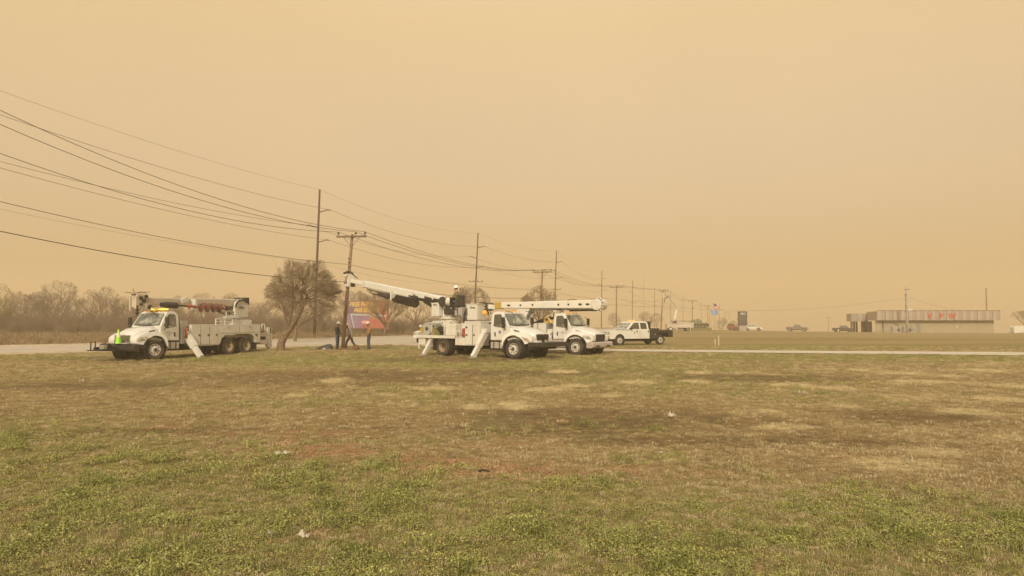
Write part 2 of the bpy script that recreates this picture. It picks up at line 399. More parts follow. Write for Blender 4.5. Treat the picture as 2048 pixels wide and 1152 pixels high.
at_ = N(nt, 'ShaderNodeAttribute'); at_.attribute_name = 'Col'
tcg = N(nt, 'ShaderNodeTexCoord')
def gn(scale, detail, stretch=(1, 1, 1), rough=.6):
    mp = N(nt, 'ShaderNodeMapping'); mp.inputs['Scale'].default_value = stretch
    n_ = N(nt, 'ShaderNodeTexNoise'); n_.inputs['Scale'].default_value = scale; n_.inputs['Detail'].default_value = detail; n_.inputs['Roughness'].default_value = rough
    nt.links.new(tcg.outputs['Object'], mp.inputs[0]); nt.links.new(mp.outputs[0], n_.inputs['Vector']); return n_.outputs[0]
fine = gn(16, 8, rough=.75); mid = gn(2.3, 6, rough=.7)
m1 = N(nt, 'ShaderNodeMapRange'); m1.inputs[1].default_value = .3; m1.inputs[2].default_value = .7; m1.inputs[3].default_value = .35; m1.inputs[4].default_value = 1.6
nt.links.new(fine, m1.inputs[0])
m2_ = N(nt, 'ShaderNodeMapRange'); m2_.inputs[1].default_value = .3; m2_.inputs[2].default_value = .7; m2_.inputs[3].default_value = .72; m2_.inputs[4].default_value = 1.28
nt.links.new(mid, m2_.inputs[0])
mu = N(nt, 'ShaderNodeMath', operation='MULTIPLY'); nt.links.new(m1.outputs[0], mu.inputs[0]); nt.links.new(m2_.outputs[0], mu.inputs[1])
sc_ = N(nt, 'ShaderNodeVectorMath', operation='SCALE'); nt.links.new(at_.outputs['Color'], sc_.inputs[0]); nt.links.new(mu.outputs[0], sc_.inputs['Scale'])
# straw bits and bare soil bits
fl = gn(34, 4, rough=.8); rmp = N(nt, 'ShaderNodeMapRange'); rmp.inputs[1].default_value = .58; rmp.inputs[2].default_value = .68; rmp.inputs[4].default_value = .55
nt.links.new(fl, rmp.inputs[0]); mxs = N(nt, 'ShaderNodeMix', data_type='RGBA'); mxs.inputs['B'].default_value = (.36, .27, .14, 1)
nt.links.new(rmp.outputs[0], mxs.inputs['Factor']); nt.links.new(sc_.outputs[0], mxs.inputs['A'])
nt.links.new(mxs.outputs['Result'], pb.inputs['Base Color'])
bu = N(nt, 'ShaderNodeBump'); bu.inputs['Strength'].default_value = 1.0; bu.inputs['Distance'].default_value = .07
nt.links.new(fine, bu.inputs['Height']); nt.links.new(bu.outputs[0], pb.inputs['Normal'])
ground = np_mesh('ground', V, Q, gm, smooth=True)
ca = ground.data.color_attributes.new('Col', 'FLOAT_COLOR', 'POINT')
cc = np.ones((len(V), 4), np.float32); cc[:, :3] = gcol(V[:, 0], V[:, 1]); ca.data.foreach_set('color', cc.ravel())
tag(ground, kind='structure')

def strip(name, A, B, m, dz, kind='structure'):
    A = np.array(A); B = np.array(B); n = len(A); k = 6
    V = []; Q = []
    for i in range(n):
        for j in range(k + 1):
            p = A[i] + (B[i] - A[i]) * j / k; V.append((p[0], p[1], Hf(p[0], p[1]) + dz))
    for i in range(n - 1):
        for j in range(k): a = i * (k + 1) + j; Q.append((a, a + 1, a + k + 2, a + k + 1))
    o = np_mesh(name, V, Q, m); tag(o, kind=kind); return o
strip('road', NEAR_, FAR_, M['road'], .010)
strip('driveway', DN_, DF_, M['concrete'], .016)
# kerbs
def kerb(P, i0, i1, side, name='kerb'):
    mb = MB(); pts = P[i0:i1]; secs = []
    for i, p in enumerate(pts):
        t = pts[min(i + 1, len(pts) - 1)] - pts[max(0, i - 1)]; t /= np.linalg.norm(t); nn = np.array((-t[1], t[0])) * side
        z = Hf(*p); q = p + nn * .16
        secs.append([(p[0], p[1], z - .06), (p[0], p[1], z + .12), (q[0], q[1], z + .12), (q[0], q[1], z - .06)])
    mb.loft(secs); o = mb.build(name, M['concrete']); tag(o, kind='structure')
kerb(NEAR_, 6, 35, -1)
kerb(FAR_, 6, 60, 1)
kerb(NEAR_, 44, 78, -1)
kerb(DN_, 0, 14, -1)

# ------------------------------------------------------------------ grass tufts and weeds
def blade_set(n, h, spread, w, lean, seed, flat=0):
    r = random.Random(seed); V = []; Fc = []
    for i in range(n):
        a = r.uniform(0, 6.283); rr = spread * math.sqrt(r.random()); x, y = rr * math.cos(a), rr * math.sin(a)
        b = r.uniform(0, 6.283); hh = h * r.uniform(.45, 1.1); ln = lean * r.uniform(.3, 1.2) * hh
        ww = w * r.uniform(.7, 1.3); ca_, sa = math.cos(b), math.sin(b); dx, dy = ln * ca_, ln * sa; nx_, ny_ = -sa * ww, ca_ * ww
        o = len(V)
        V += [(x - nx_, y - ny_, -.01), (x + nx_, y + ny_, -.01), (x + dx * .35 + nx_ * .8, y + dy * .35 + ny_ * .8, hh * .6), (x + dx * .35 - nx_ * .8, y + dy * .35 - ny_ * .8, hh * .6), (x + dx, y + dy, hh * (1 - .35 * lean))]
        Fc += [(o, o + 1, o + 2, o + 3), (o + 3, o + 2, o + 4)]
    return V, Fc
def leaf_set(n, h, spread, s, seed):
    r = random.Random(seed); V = []; Fc = []
    for i in range(n):
        a = r.uniform(0, 6.283); rr = spread * math.sqrt(r.random()); z = h * (1 - (rr / spread) ** 2 * .7) * r.uniform(.3, 1.0)
        c = Vector((rr * math.cos(a), rr * math.sin(a), z)); u = Vector((r.uniform(-1, 1), r.uniform(-1, 1), r.uniform(-.5, .7))).normalized()
        w = u.cross(Vector((r.uniform(-.6, .6), r.uniform(-.6, .6), 1))).normalized(); q = s * r.uniform(.6, 1.3); o = len(V)
        V += [tuple(c - u * q), tuple(c - w * q * .5), tuple(c + u * q), tuple(c + w * q * .5)]; Fc += [(o, o + 1, o + 2, o + 3)]
    return V, Fc
def tuftmat(name, c1, c2, c3):
    m = bpy.data.materials.new(name); m.use_nodes = True; nt = m.node_tree; b = nt.nodes['Principled BSDF']
    b.inputs['Roughness'].default_value = .7; b.inputs['Specular IOR Level'].default_value = .15
    oi = N(nt, 'ShaderNodeObjectInfo'); r_ = N(nt, 'ShaderNodeValToRGB'); e = r_.color_ramp.elements
    e[0].color = (*c1, 1); e[1].color = (*c3, 1); k = e.new(.5); k.color = (*c2, 1)
    g = N(nt, 'ShaderNodeNewGeometry'); ad = N(nt, 'ShaderNodeMath', operation='ADD'); ml = N(nt, 'ShaderNodeMath', operation='MULTIPLY'); ml.inputs[1].default_value = .5
    nt.links.new(oi.outputs['Random'], ad.inputs[0]); nt.links.new(g.outputs['Random Per Island'], ad.inputs[1]); nt.links.new(ad.outputs[0], ml.inputs[0])
    nt.links.new(ml.outputs[0], r_.inputs[0]); nt.links.new(r_.outputs[0], b.inputs['Base Color'])
    return m
GM = {
 'green': tuftmat('green_grass', (.09, .11, .025), (.26, .265, .075), (.48, .45, .16)),
 'yellow': tuftmat('yellowing_weeds', (.16, .16, .04), (.31, .29, .085), (.50, .45, .16)),
 'straw': tuftmat('straw', (.30, .22, .11), (.50, .39, .21), (.70, .58, .36)),
 'brown': tuftmat('withered_grass', (.12, .08, .035), (.30, .215, .095), (.52, .39, .20)),
 'bright': tuftmat('yellow_flowers', (.42, .36, .05), (.50, .42, .06), (.40, .38, .1)),
}
GM['field'] = tuftmat('field_grass', (.18, .125, .07), (.27, .195, .11), (.37, .275, .16))
tuft_col = bpy.data.collections.new('tuft_kinds')
tkinds = []
def tk(name, m, VF, extra=None):
    me = bpy.data.meshes.new(name); V_, F_ = VF
    mats = [GM[m]]; idx = [0] * len(F_)
    if extra:
        V2, F2 = extra[1]; o = len(V_); V_ = V_ + V2; F_ = F_ + [tuple(i + o for i in f) for f in F2]; idx += [1] * len(F2); mats.append(GM[extra[0]])
    me.from_pydata(V_, [], F_)
    for q in mats: me.materials.append(q)
    me.polygons.foreach_set('material_index', idx)
    ob = bpy.data.objects.new('%02d_%s' % (len(tkinds), name), me); tuft_col.objects.link(ob); tkinds.append(m); return len(tkinds) - 1
K = {'green': [], 'weed': [], 'straw': [], 'brown': [], 'tall': [], 'clod': [], 'bush': []}
def clod_set(n, s, spread, seed):
    r = random.Random(seed); V = []; Fc = []
    for i in range(n):
        c = (r.uniform(-spread, spread), r.uniform(-spread, spread), 0); q = s * r.uniform(.4, 1.3); o = len(V)
        V += [(c[0] + q, c[1], 0), (c[0], c[1] + q * .8, .0), (c[0] - q * .9, c[1], 0), (c[0], c[1] - q, 0), (c[0] + q * .2, c[1], q * .7)]; Fc += [(o, o + 1, o + 4), (o + 1, o + 2, o + 4), (o + 2, o + 3, o + 4), (o + 3, o, o + 4)]
    return V, Fc
GM['soil'] = tuftmat('red_clods', (.14, .07, .035), (.28, .155, .08), (.42, .27, .15))
for q in range(3):
    K['green'].append(tk('tuft', 'green', blade_set(34, .052, .085, .0022, 1.2, 100 + q), ('brown', blade_set(8, .045, .08, .002, 1.3, 200 + q))))
    K['weed'].append(tk('weed', 'green', leaf_set(44, .06, .09, .011, 300 + q), ('yellow', leaf_set(26, .075, .08, .009, 400 + q))))
    K['weed'].append(tk('weed', 'green', leaf_set(60, .05, .10, .009, 350 + q), ('brown', blade_set(14, .06, .09, .002, 1.4, 360 + q))))
    K['weed'].append(tk('weed', 'yellow', leaf_set(34, .05, .08, .010, 500 + q), ('bright', leaf_set(4, .085, .07, .006, 600 + q))))
    K['straw'].append(tk('tuft', 'straw', blade_set(22, .06, .08, .0018, 1.6, 700 + q), ('brown', blade_set(8, .04, .08, .002, 1.3, 800 + q))))
    K['brown'].append(tk('tuft', 'brown', blade_set(34, .045, .09, .0020, 1.6, 900 + q), ('straw', blade_set(5, .05, .08, .0018, 1.6, 950 + q))))
    K['clod'].append(tk('clods', 'soil', clod_set(14, .018, .10, 1200 + q), ('brown', blade_set(7, .04, .09, .002, 1.5, 1250 + q))))
    K['bush'].append(tk('weed_clump', 'green', leaf_set(120, .13, .15, .013, 1300 + q), ('green', blade_set(30, .14, .13, .003, .7, 1350 + q))))
    K['tall'].append(tk('tall_grass', 'field', blade_set(34, .75, .35, .012, .55, 1000 + q), ('brown', blade_set(16, .5, .35, .012, .6, 1050 + q))))
def scatter(name, pts, scl, idx, label=None):
    n = len(pts); me = bpy.data.meshes.new(name); me.vertices.add(n); me.vertices.foreach_set('co', np.asarray(pts, np.float32).ravel())
    rg = np.random.default_rng(len(pts))
    a = me.attributes.new('scl', 'FLOAT', 'POINT'); a.data.foreach_set('value', np.asarray(scl, np.float32))
    a = me.attributes.new('idx', 'INT', 'POINT'); a.data.foreach_set('value', np.asarray(idx, np.int32))
    rot = np.zeros((n, 3), np.float32); rot[:, 2] = rg.uniform(0, 6.28, n); rot[:, 0] = rg.uniform(-.15, .15, n)
    a = me.attributes.new('rot', 'FLOAT_VECTOR', 'POINT'); a.data.foreach_set('vector', rot.ravel())
    o = bpy.data.objects.new(name, me); sc.collection.objects.link(o); tag(o, kind='stuff')
    g = bpy.data.node_groups.new(name, 'GeometryNodeTree')
    g.interface.new_socket('Geometry', in_out='INPUT', socket_type='NodeSocketGeometry'); g.interface.new_socket('Geometry', in_out='OUTPUT', socket_type='NodeSocketGeometry')
    gi = N(g, 'NodeGroupInput'); go = N(g, 'NodeGroupOutput'); ip = N(g, 'GeometryNodeInstanceOnPoints'); ci = N(g, 'GeometryNodeCollectionInfo')
    ci.inputs['Collection'].default_value = tuft_col; ci.inputs['Separate Children'].default_value = True; ci.inputs['Reset Children'].default_value = True
    ip.inputs['Pick Instance'].default_value = True
    def att(nm, ty):
        q = N(g, 'GeometryNodeInputNamedAttribute', data_type=ty); q.inputs['Name'].default_value = nm; return q.outputs['Attribute']
    g.links.new(gi.outputs[0], ip.inputs['Points']); g.links.new(ci.outputs[0], ip.inputs['Instance'])
    g.links.new(att('idx', 'INT'), ip.inputs['Instance Index']); g.links.new(att('rot', 'FLOAT_VECTOR'), ip.inputs['Rotation']); g.links.new(att('scl', 'FLOAT'), ip.inputs['Scale'])
    g.links.new(ip.outputs[0], go.inputs[0])
    md = o.modifiers.new('scatter', 'NODES'); md.node_group = g
    return o
def groundz(x, y):   # height of the sheet (bilinear)
    i = np.clip(np.searchsorted(xs, x) - 1, 0, nx - 2); j = np.clip(np.searchsorted(ys, y) - 1, 0, ny - 2)
    tx = (x - xs[i]) / (xs[i + 1] - xs[i]); ty = (y - ys[j]) / (ys[j + 1] - ys[j])
    return (GZ[j, i] * (1 - tx) + GZ[j, i + 1] * tx) * (1 - ty) + (GZ[j + 1, i] * (1 - tx) + GZ[j + 1, i + 1] * tx) * ty
rg = np.random.default_rng(5)
def band(y0, y1, dens, scale):
    n = int(dens * .9 * (y1 * y1 - y0 * y0)); y = np.sqrt(rg.uniform(y0 * y0, y1 * y1, n)); x = rg.uniform(-.9, .9, n) * y
    return x, y, np.full(n, scale)
P = [band(4.4, 9, 260, .9), band(9, 14, 110, 1.0), band(14, 22, 36, 1.25), band(22, 34, 14, 1.6), band(34, 56, 5, 2.0)]
X = np.concatenate([p[0] for p in P]); Y = np.concatenate([p[1] for p in P]); S = np.concatenate([p[2] for p in P])
ok = ~(inpoly(X, Y, ROADPOLY) | inpoly(X, Y, DRIVEPOLY)); X, Y, S = X[ok], Y[ok], S[ok]
g, st, dk, rd, n1, n2, n3 = fields(X, Y)
u = rg.random(len(X)); v = rg.random(len(X)); idx = np.zeros(len(X), int); keep = np.ones(len(X), bool)
clump = fbm(X * 1.6, Y * 1.6, 91, 3)
def pick(mask, kind):
    k = np.array(K[kind]); idx[mask] = k[rg.integers(0, len(k), mask.sum())]
pick(np.ones(len(X), bool), 'brown')
pick(u > .48, 'straw')
gr = (v < g * (.30 + 1.0 * (clump - .25))); pick(gr, 'green')
wd = gr & (rg.random(len(X)) < (.85 * (1 - sstep(11, 17, Y)))) & (clump > .36); pick(wd, 'weed')
pick((rg.random(len(X)) < dk * .85) & ~gr, 'brown')
pick(rg.random(len(X)) < st * 1.1, 'straw')
bs = gr & (rg.random(len(X)) < .05 * (Y < 15)) & (clump > .5); pick(bs, 'bush')
cl = rg.random(len(X)) < rd * .95; pick(cl & (Y < 20), 'clod'); keep &= ~(cl & (Y >= 20))
keep &= ~(rg.random(len(X)) < .6 * (dk > .4) * (st < .3))
S = S * rg.uniform(.55, 1.35, len(X)) * (1 + .75 * (clump - .5)) * np.where(gr, 1.0, .85)
X, Y, S, idx = X[keep], Y[keep], S[keep], idx[keep]
scatter('grass', np.stack([X, Y, groundz(X, Y)], 1), S, idx)
# tall dry grass on the far side of the road
n = 9000; X = rg.uniform(-95, 12, n); Y = rg.uniform(55, 128, n)
dens = fbm(X * .06, Y * .12, 15, 3); bey = inpoly(X, Y, np.vstack([FAR_[::2] + np.array((-1.2, .6)), [(-900, 800), (-900, -300)]])) & (rg.random(n) < sstep(.3, .6, dens) + .25)
X, Y = X[bey], Y[bey]; k = np.array(K['tall'])
scatter('dry_grass', np.stack([X, Y, H(X, Y)], 1), rg.uniform(.3, 1.15, len(X)) * (.5 + fbm(X * .2, Y * .2, 95, 3)), k[rg.integers(0, 3, len(X))])
# ------------------------------------------------------------------ bare trees
def vadd(a, b, k=1.0): return (a[0] + b[0] * k, a[1] + b[1] * k, a[2] + b[2] * k)
def vnorm(a):
    l = math.sqrt(a[0] ** 2 + a[1] ** 2 + a[2] ** 2) or 1; return (a[0] / l, a[1] / l, a[2] / l)
def grow(segs, p, d, L, r, lvl, rn, inside, P):
    """one branch of a few bent pieces with side shoots"""
    n = P['n'][min(lvl, len(P['n']) - 1)]; st = L / n; kids = []
    for i in range(n):
        w = P['wig']; up = P['up'][min(lvl, len(P['up']) - 1)]
        d = vnorm((d[0] + rn.gauss(0, w) + P.get('windx', 0), d[1] + rn.gauss(0, w), d[2] + rn.gauss(0, w) + up))
        q = vadd(p, d, st)
        if inside and not inside(q) and lvl >= 1: break
        r2 = max(P['rmin'], r * (1 - .55 / n * 1.0)); segs.append((p, q, r, r2, lvl)); p = q; r = r2
        kids.append((p, d, r, (i + 1) / n))
    if lvl >= P['lv']: return
    nk = P['k'][min(lvl, len(P['k']) - 1)]
    if not kids: return
    for j in range(nk):
        t = P['t0'] + (1 - P['t0']) * (j + rn.random()) / nk if lvl else .35 + .65 * (j + rn.random()) / nk
        p_, d_, r_, _ = kids[min(len(kids) - 1, int(t * len(kids)))]
        a = rn.uniform(0, 6.283); ref = (0, 0, 1) if abs(d_[2]) < .9 else (1, 0, 0)
        u = vnorm((d_[1] * ref[2] - d_[2] * ref[1], d_[2] * ref[0] - d_[0] * ref[2], d_[0] * ref[1] - d_[1] * ref[0]))
        w_ = (d_[1] * u[2] - d_[2] * u[1], d_[2] * u[0] - d_[0] * u[2], d_[0] * u[1] - d_[1] * u[0])
        s_ = math.tan(R(rn.uniform(*P['ang'])))
        nd = vnorm((d_[0] + s_ * (math.cos(a) * u[0] + math.sin(a) * w_[0]), d_[1] + s_ * (math.cos(a) * u[1] + math.sin(a) * w_[1]), d_[2] + s_ * (math.cos(a) * u[2] + math.sin(a) * w_[2])))
        grow(segs, p_, nd, L * P['ls'] * rn.uniform(.75, 1.25), max(P['rmin'], r_ * P['rs']), lvl + 1, rn, inside, P)
def ell(c, ax, low=None):
    def f(q):
        e = sum(((q[i] - c[i]) / ax[i]) ** 2 for i in range(3))
        wob = 1 + .10 * math.sin(q[0] * 2.3 + q[2] * 1.7) + .06 * math.sin(q[1] * 4.1 - q[2] * 3.3)
        return e < wob and (low is None or q[2] > low)
    return f
def tree_parts(trunksegs, segs, split, name_parent, bark, twig):
    big = [s_[:4] for s_ in trunksegs] + [s_[:4] for s_ in segs if s_[4] < split]; small = [s_[:4] for s_ in segs if s_[4] >= split]
    t = seg_mesh('trunk', big, bark, name_parent, 7); c = seg_mesh('crown', small, twig, name_parent, 3)
    return t, c
def polyseg(pts, r0, r1):
    n = len(pts) - 1; return [(pts[i], pts[i + 1], r0 + (r1 - r0) * i / n, r0 + (r1 - r0) * (i + 1) / n, 0) for i in range(n)]

# the big leaning tree between the left truck and the pole
def big_tree():
    t = empty('bare_tree', (-14.2, 45.5, .14)); t.scale = (.915, .915, .915); rn = random.Random(3)
    tag(t, 'large bare tree with leaning forked trunk and round twiggy crown beside the left truck', 'tree')
    main = polyseg([(0, 0, -.1), (.05, 0, .5), (.28, 0, 1.0), (.55, .05, 1.45), (1.0, .1, 2.2), (1.35, .1, 2.9), (1.6, .15, 3.5)], .29, .15)
    s2 = polyseg([(.42, -.02, 1.15), (.55, -.1, 1.9), (.75, -.15, 2.6), (.80, -.2, 3.4), (.85, -.25, 3.9)], .15, .08)
    s3 = polyseg([(.85, .08, 1.95), (1.15, .3, 2.6), (1.2, .45, 3.3), (1.25, .5, 3.9)], .13, .08)
    s4 = polyseg([(.30, 0, 1.05), (.42, -.2, 1.7), (.35, -.3, 2.4), (.2, -.3, 2.9)], .10, .05)
    segs = []; C0 = Vector((1.5, 0, 3.75)); A0 = Vector((2.5, 2.3, 2.45)); forks = [q[1] for q in (main[-1], main[-2], main[-3], s2[-1], s2[-2], s3[-1], s3[-2], s4[-1], s4[-2])]
    def ins(q):
        e = sum(((q[i] - C0[i]) / A0[i]) ** 2 for i in range(3)); an = math.atan2(q[2] - C0.z, q[0] - C0.x)
        return e < .93 + .12 * math.sin(an * 7 + q[1]) + .10 * math.sin(an * 13 + 2 * q[1]) + rn.uniform(-.14, .14) and q[2] > 2.0 - .25 * q[0]
    P = dict(n=(4, 4, 3, 3), wig=.10, up=(.0, .03, .03, .02), rmin=.0050, lv=4, k=(7, 7, 6, 4), t0=.05, ang=(12, 36), ls=.68, rs=.5)
    NL = 30
    for k in range(NL):
        zz = -.50 + 1.5 * (k + .5) / NL; a = 2.39996 * k; rr = math.sqrt(max(0, 1 - zz * zz)); dr = Vector((rr * math.cos(a), rr * math.sin(a), zz))
        tgt = C0 + Vector((dr.x * A0.x, dr.y * A0.y, dr.z * A0.z)) * .42
        p = min(forks, key=lambda q: (Vector(q) - tgt).length + .4 * abs(q[2] - tgt.z)); m_ = Vector(p).lerp(tgt, .5) + Vector((0, 0, -.10 + .12 * zz))
        segs += [(p, tuple(m_), .052, .038, 1), (tuple(m_), tuple(tgt), .038, .026, 1)]
        out = Vector((dr.x * A0.x, dr.y * A0.y, dr.z * A0.z)).normalized() + Vector((0, 0, .12))
        for q in range(2):
            d = vnorm(tuple(out + Vector((rn.gauss(0, .30), rn.gauss(0, .30), rn.gauss(0, .25))))); grow(segs, tuple(tgt), d, 1.35, .020, 1, rn, ins, P)
        d = vnorm(tuple(tgt - m_)); grow(segs, tuple(m_), vnorm(tuple(Vector(d) + Vector((rn.gauss(0, .5), rn.gauss(0, .5), rn.gauss(0, .4))))), 1.2, .018, 1, rn, ins, P)
    tree_parts(main + s2 + s3 + s4, segs, 2, t, M['bark'], M['twig'])
big_tree()

PV = dict(n=(5, 4, 3, 3), wig=.15, up=(.10, .06, .04, .03), rmin=.012, lv=4, k=(7, 6, 5, 4), t0=.2, ang=(22, 50), ls=.60, rs=.55)
def tree_variant(seed, h, wide, trunk_h, r0=.17, P=PV, bark=None, twig=None, lean=0.0, name='bare_tree'):
    rn = random.Random(seed); root = empty(name)
    pts = [(0, 0, -.1)]; n = 4
    for i in range(1, n + 1): pts.append((lean * i / n + rn.gauss(0, .05), rn.gauss(0, .05), trunk_h * i / n))
    tr = polyseg(pts, r0, r0 * .75); segs = []
    ins = ell((lean, 0, trunk_h + (h - trunk_h) * .48), (wide / 2, wide / 2, (h - trunk_h) * .56))
    nb = 8
    for k in range(nb):
        a = 2.4 * k + rn.uniform(-.3, .3); e = R(28 + 55 * ((k * .61) % 1)); d = (math.cos(a) * math.cos(e), math.sin(a) * math.cos(e), math.sin(e))
        p = pts[-1] if k % 2 == 0 else pts[-2]
        grow(segs, p, d, (h - trunk_h) * .75, r0 * .5, 1, rn, ins, P)
    tree_parts(tr, segs, 2, root, bark or M['bark'], twig or M['twigr'])
    return root
def copy_tree(o):
    c = o.copy(); sc.collection.objects.link(c)
    for ch in o.children:
        d = ch.copy(); sc.collection.objects.link(d); d.parent = c
    return c
def place(o, px, d, s=1.0, rz=0, label=None, group=None, cat='tree'):
    o.location = gp(px, d); o.scale = (s, s, s); o.rotation_euler = (0, 0, rz); tag(o, label, cat, group); return o

PB = dict(PV, k=(7, 8, 7, 6), rmin=.010)
place(tree_variant(11, 4.9, 6.2, 1.4, .16, P=PB), 592, 69, label='low spreading bare tree seen behind the leaning trunk across the road')
place(tree_variant(12, 5.4, 5.6, 1.4, .16, P=PB, twig=M['twigt']), 771, 88, label='bare round tree covering the right half of the billboard')
PT = dict(PV, k=(5, 4, 4, 3), ang=(35, 65), rmin=.012)
place(tree_variant(13, 5.2, 4.0, 1.5, .12, P=PT), 833, 96, label='thin sparse bare tree seen above the hose reel of the middle truck')
place(tree_variant(14, 6.0, 4.8, 1.8, .16, P=PB), 942, 88, label='bare bushy tree behind the seated operator')
place(tree_variant(15, 5.2, 4.4, 1.2, .14, P=PB, twig=M['twigt']), 1084, 72, label='tan twiggy tree between the two truck cabs')
place(tree_variant(16, 6.6, 7.5, 1.9, .18), 706, 118, label='pale hazy bare tree behind the utility pole and the billboard')
place(tree_variant(17, 4.5, 8.0, .9, .20, P=dict(PV, k=(6, 5, 4, 4), windx=.0)), 2056, 145, label='low wide bare tree at the right edge behind the white trailer')

# wood on the left beyond the field
PW = dict(n=(5, 4, 3, 3), wig=.2, up=(.12, .06, .03, .02), rmin=.0125, lv=4, k=(6, 7, 5, 5), t0=.15, ang=(20, 50), ls=.62, rs=.5, windx=.012)
TVS = [tree_variant(30 + k, (9.2, 8.0, 7.2, 8.6, 6.6, 7.6)[k], (7.0, 5.5, 6.5, 5.0, 6.0, 7.0)[k], (1.6, 2.2, 1.2, 1.8, .8, 1.2)[k], (.2, .17, .16, .18, .14, .18)[k], P=PW, twig=M['twigt' if k % 3 == 1 else 'twigr']) for k in range(6)]
WOOD = [(8, 112, 4, .95), (38, 124, 1, .95), (62, 118, 2, 1.0), (88, 128, 5, 1.05), (118, 120, 0, 1.05), (140, 130, 3, .95), (163, 116, 2, .85), (186, 122, 1, .98), (214, 118, 3, .98), (232, 126, 5, .85),
        (262, 120, 4, .95), (290, 128, 1, .85), (322, 122, 2, .9), (352, 132, 3, .85), (378, 124, 5, .85), (408, 130, 0, .85), (436, 122, 4, .85), (462, 136, 1, .98), (488, 124, 2, .8),
        (512, 128, 5, .78), (536, 122, 4, .85), (640, 128, 5, .7), (668, 132, 2, .75), (20, 135, 0, .85), (105, 140, 5, 1.0), (250, 138, 0, .8), (600, 140, 0, .62), (735, 136, 4, .8)]
WOOD.sort()
ORD = 'first second third fourth fifth sixth seventh eighth ninth tenth eleventh twelfth thirteenth fourteenth fifteenth sixteenth seventeenth eighteenth nineteenth twentieth'.split()
for k, (px, d, v, s_) in enumerate(WOOD):
    o = TVS[v] if not TVS[v].get('label') else copy_tree(TVS[v])
    place(o, px, d, s_ * .87, rnd.uniform(0, 6.28), ('leafless tree of the hazy wood, %s from the left edge' % ORD[k]) if k < 14 else ('leafless tree of the hazy wood, %s from its right end' % ORD[len(WOOD) - 1 - k]), 'trees of the hazy wood')
bt = tree_variant(40, 7.0, 5.0, 1.0, .15, P=PW, twig=M['twigg'])
place(bt, -12, 100, 1.0, .5, 'tree with greenish buds cut by the left edge of the photo')
# small trees far off in the middle
for (px, d, v, s_, lab) in ((1291, 190, 4, .85, 'small round bare tree far behind the pickup cab'), (1313, 240, 2, .9, 'small faint tree left of the far bucket truck'),
                            (1443, 260, 5, .8, 'faint bare tree right of the tank'), (1228, 200, 4, .8, 'faint bare tree behind the pickup bonnet'), (1466, 300, 2, .9, 'very faint tree left of the dark sign')):
    place(copy_tree(TVS[v]), px, d, s_ * .8, rnd.uniform(0, 6), lab)
# brush under the wood: one tangled mass
def brush(name, spots, m, seed, h):
    rn = random.Random(seed); segs = []
    P_ = dict(n=(3, 3, 2), wig=.22, up=(.12, .08), rmin=.010, lv=2, k=(6, 4), t0=.1, ang=(15, 50), ls=.6, rs=.6)
    for (x, y, s_) in spots:
        for q in range(4):
            a = rn.uniform(0, 6.28); e = rn.uniform(.5, 1.3)
            grow(segs, (x + rn.uniform(-.4, .4), y + rn.uniform(-.4, .4), Hf(x, y)), (math.cos(a) * math.cos(e), math.sin(a) * math.cos(e), math.sin(e)), h * s_ * rn.uniform(.5, 1), .03, 0, rn, None, P_)
    o = seg_mesh(name, [s_[:4] for s_ in segs], m); tag(o, kind='stuff'); return o
sp_ = []
rb = random.Random(9)
for k in range(900):
    px = rb.uniform(-60, 1000); d = rb.uniform(98, 126) + (8 if px > 560 else 0)
    if px > 640 and rb.random() < .35: continue
    sp_.append(((px - 1024) / F * d, d, rb.uniform(.6, 1.35) * (1 if px < 600 else .8)))
brush('undergrowth', sp_, M['twigr'], 4, 1.9)
brush('scrub_vegetation', [(s_[0] * .97 + rb.uniform(-3, 3), s_[1] - rb.uniform(0, 8), s_[2]) for s_ in sp_[::2]], M['twigt'], 5, 1.4)

# ------------------------------------------------------------------ poles and wires
def insul(mb, p, s_=1.0):
    mb.tube([p, (p[0], p[1], p[2] + .13 * s_)], .02 * s_, 6); mb.tube([(p[0], p[1], p[2] + .10 * s_), (p[0], p[1], p[2] + .17 * s_), (p[0], p[1], p[2] + .19 * s_), (p[0], p[1], p[2] + .25 * s_)], [.075 * s_, .085 * s_, .05 * s_, .06 * s_], 8)
def dist_pole(px, d, topz, lean=0.0, arm=2.45, az=.35, label='', thick=.135, hw=True, armz=None):
    """lean: metres the top stands to the right of the foot"""
    base = gp(px, d); t = empty('utility_pole', base); tag(t, label, 'utility pole', 'wooden T-shaped utility poles along the road')
    h = topz - base.z; armz = (armz or topz - .28) - base.z
    MB().tube([(0, 0, -.3), (lean * .5, 0, h * .5), (lean, 0, h)], [thick, thick * .86, thick * .7], 12).build('pole', M['wood'], t, smooth=True)
    k = armz / h; c = Vector((lean * k, 0, armz)); ca_, sa_ = math.cos(az), math.sin(az)
    T = Matrix.Translation(c) @ Matrix.Rotation(-az, 4, 'Z')
    a = MB().box(-arm / 2, arm / 2, -.19 - .0, -.07, -.06, .06, T).build('crossarm', M['arm'], t, bevel=.01)
    for s_ in (-1, 1):
        MB().tube([T @ Vector((s_ * arm * .27, -.13, -.06)), T @ Vector((0, -thick * .9, -.72))], .018, 6).build('brace', M['arm'], t)
    if hw:
        pts = []
        for x in (-arm * .44, arm * .14, arm * .45):
            p = T @ Vector((x, -.13, .06)); mb = MB(); insul(mb, p); mb.build('insulator', M['porc'], t, smooth=True); pts.append(base + p + Vector((0, 0, .25)))
        return t, pts, base + Vector((lean * .7, 0, h * .7))
    return t, [], base
def attach(px, d, z): return Vector(((px - 1024) / F * d, d, z))

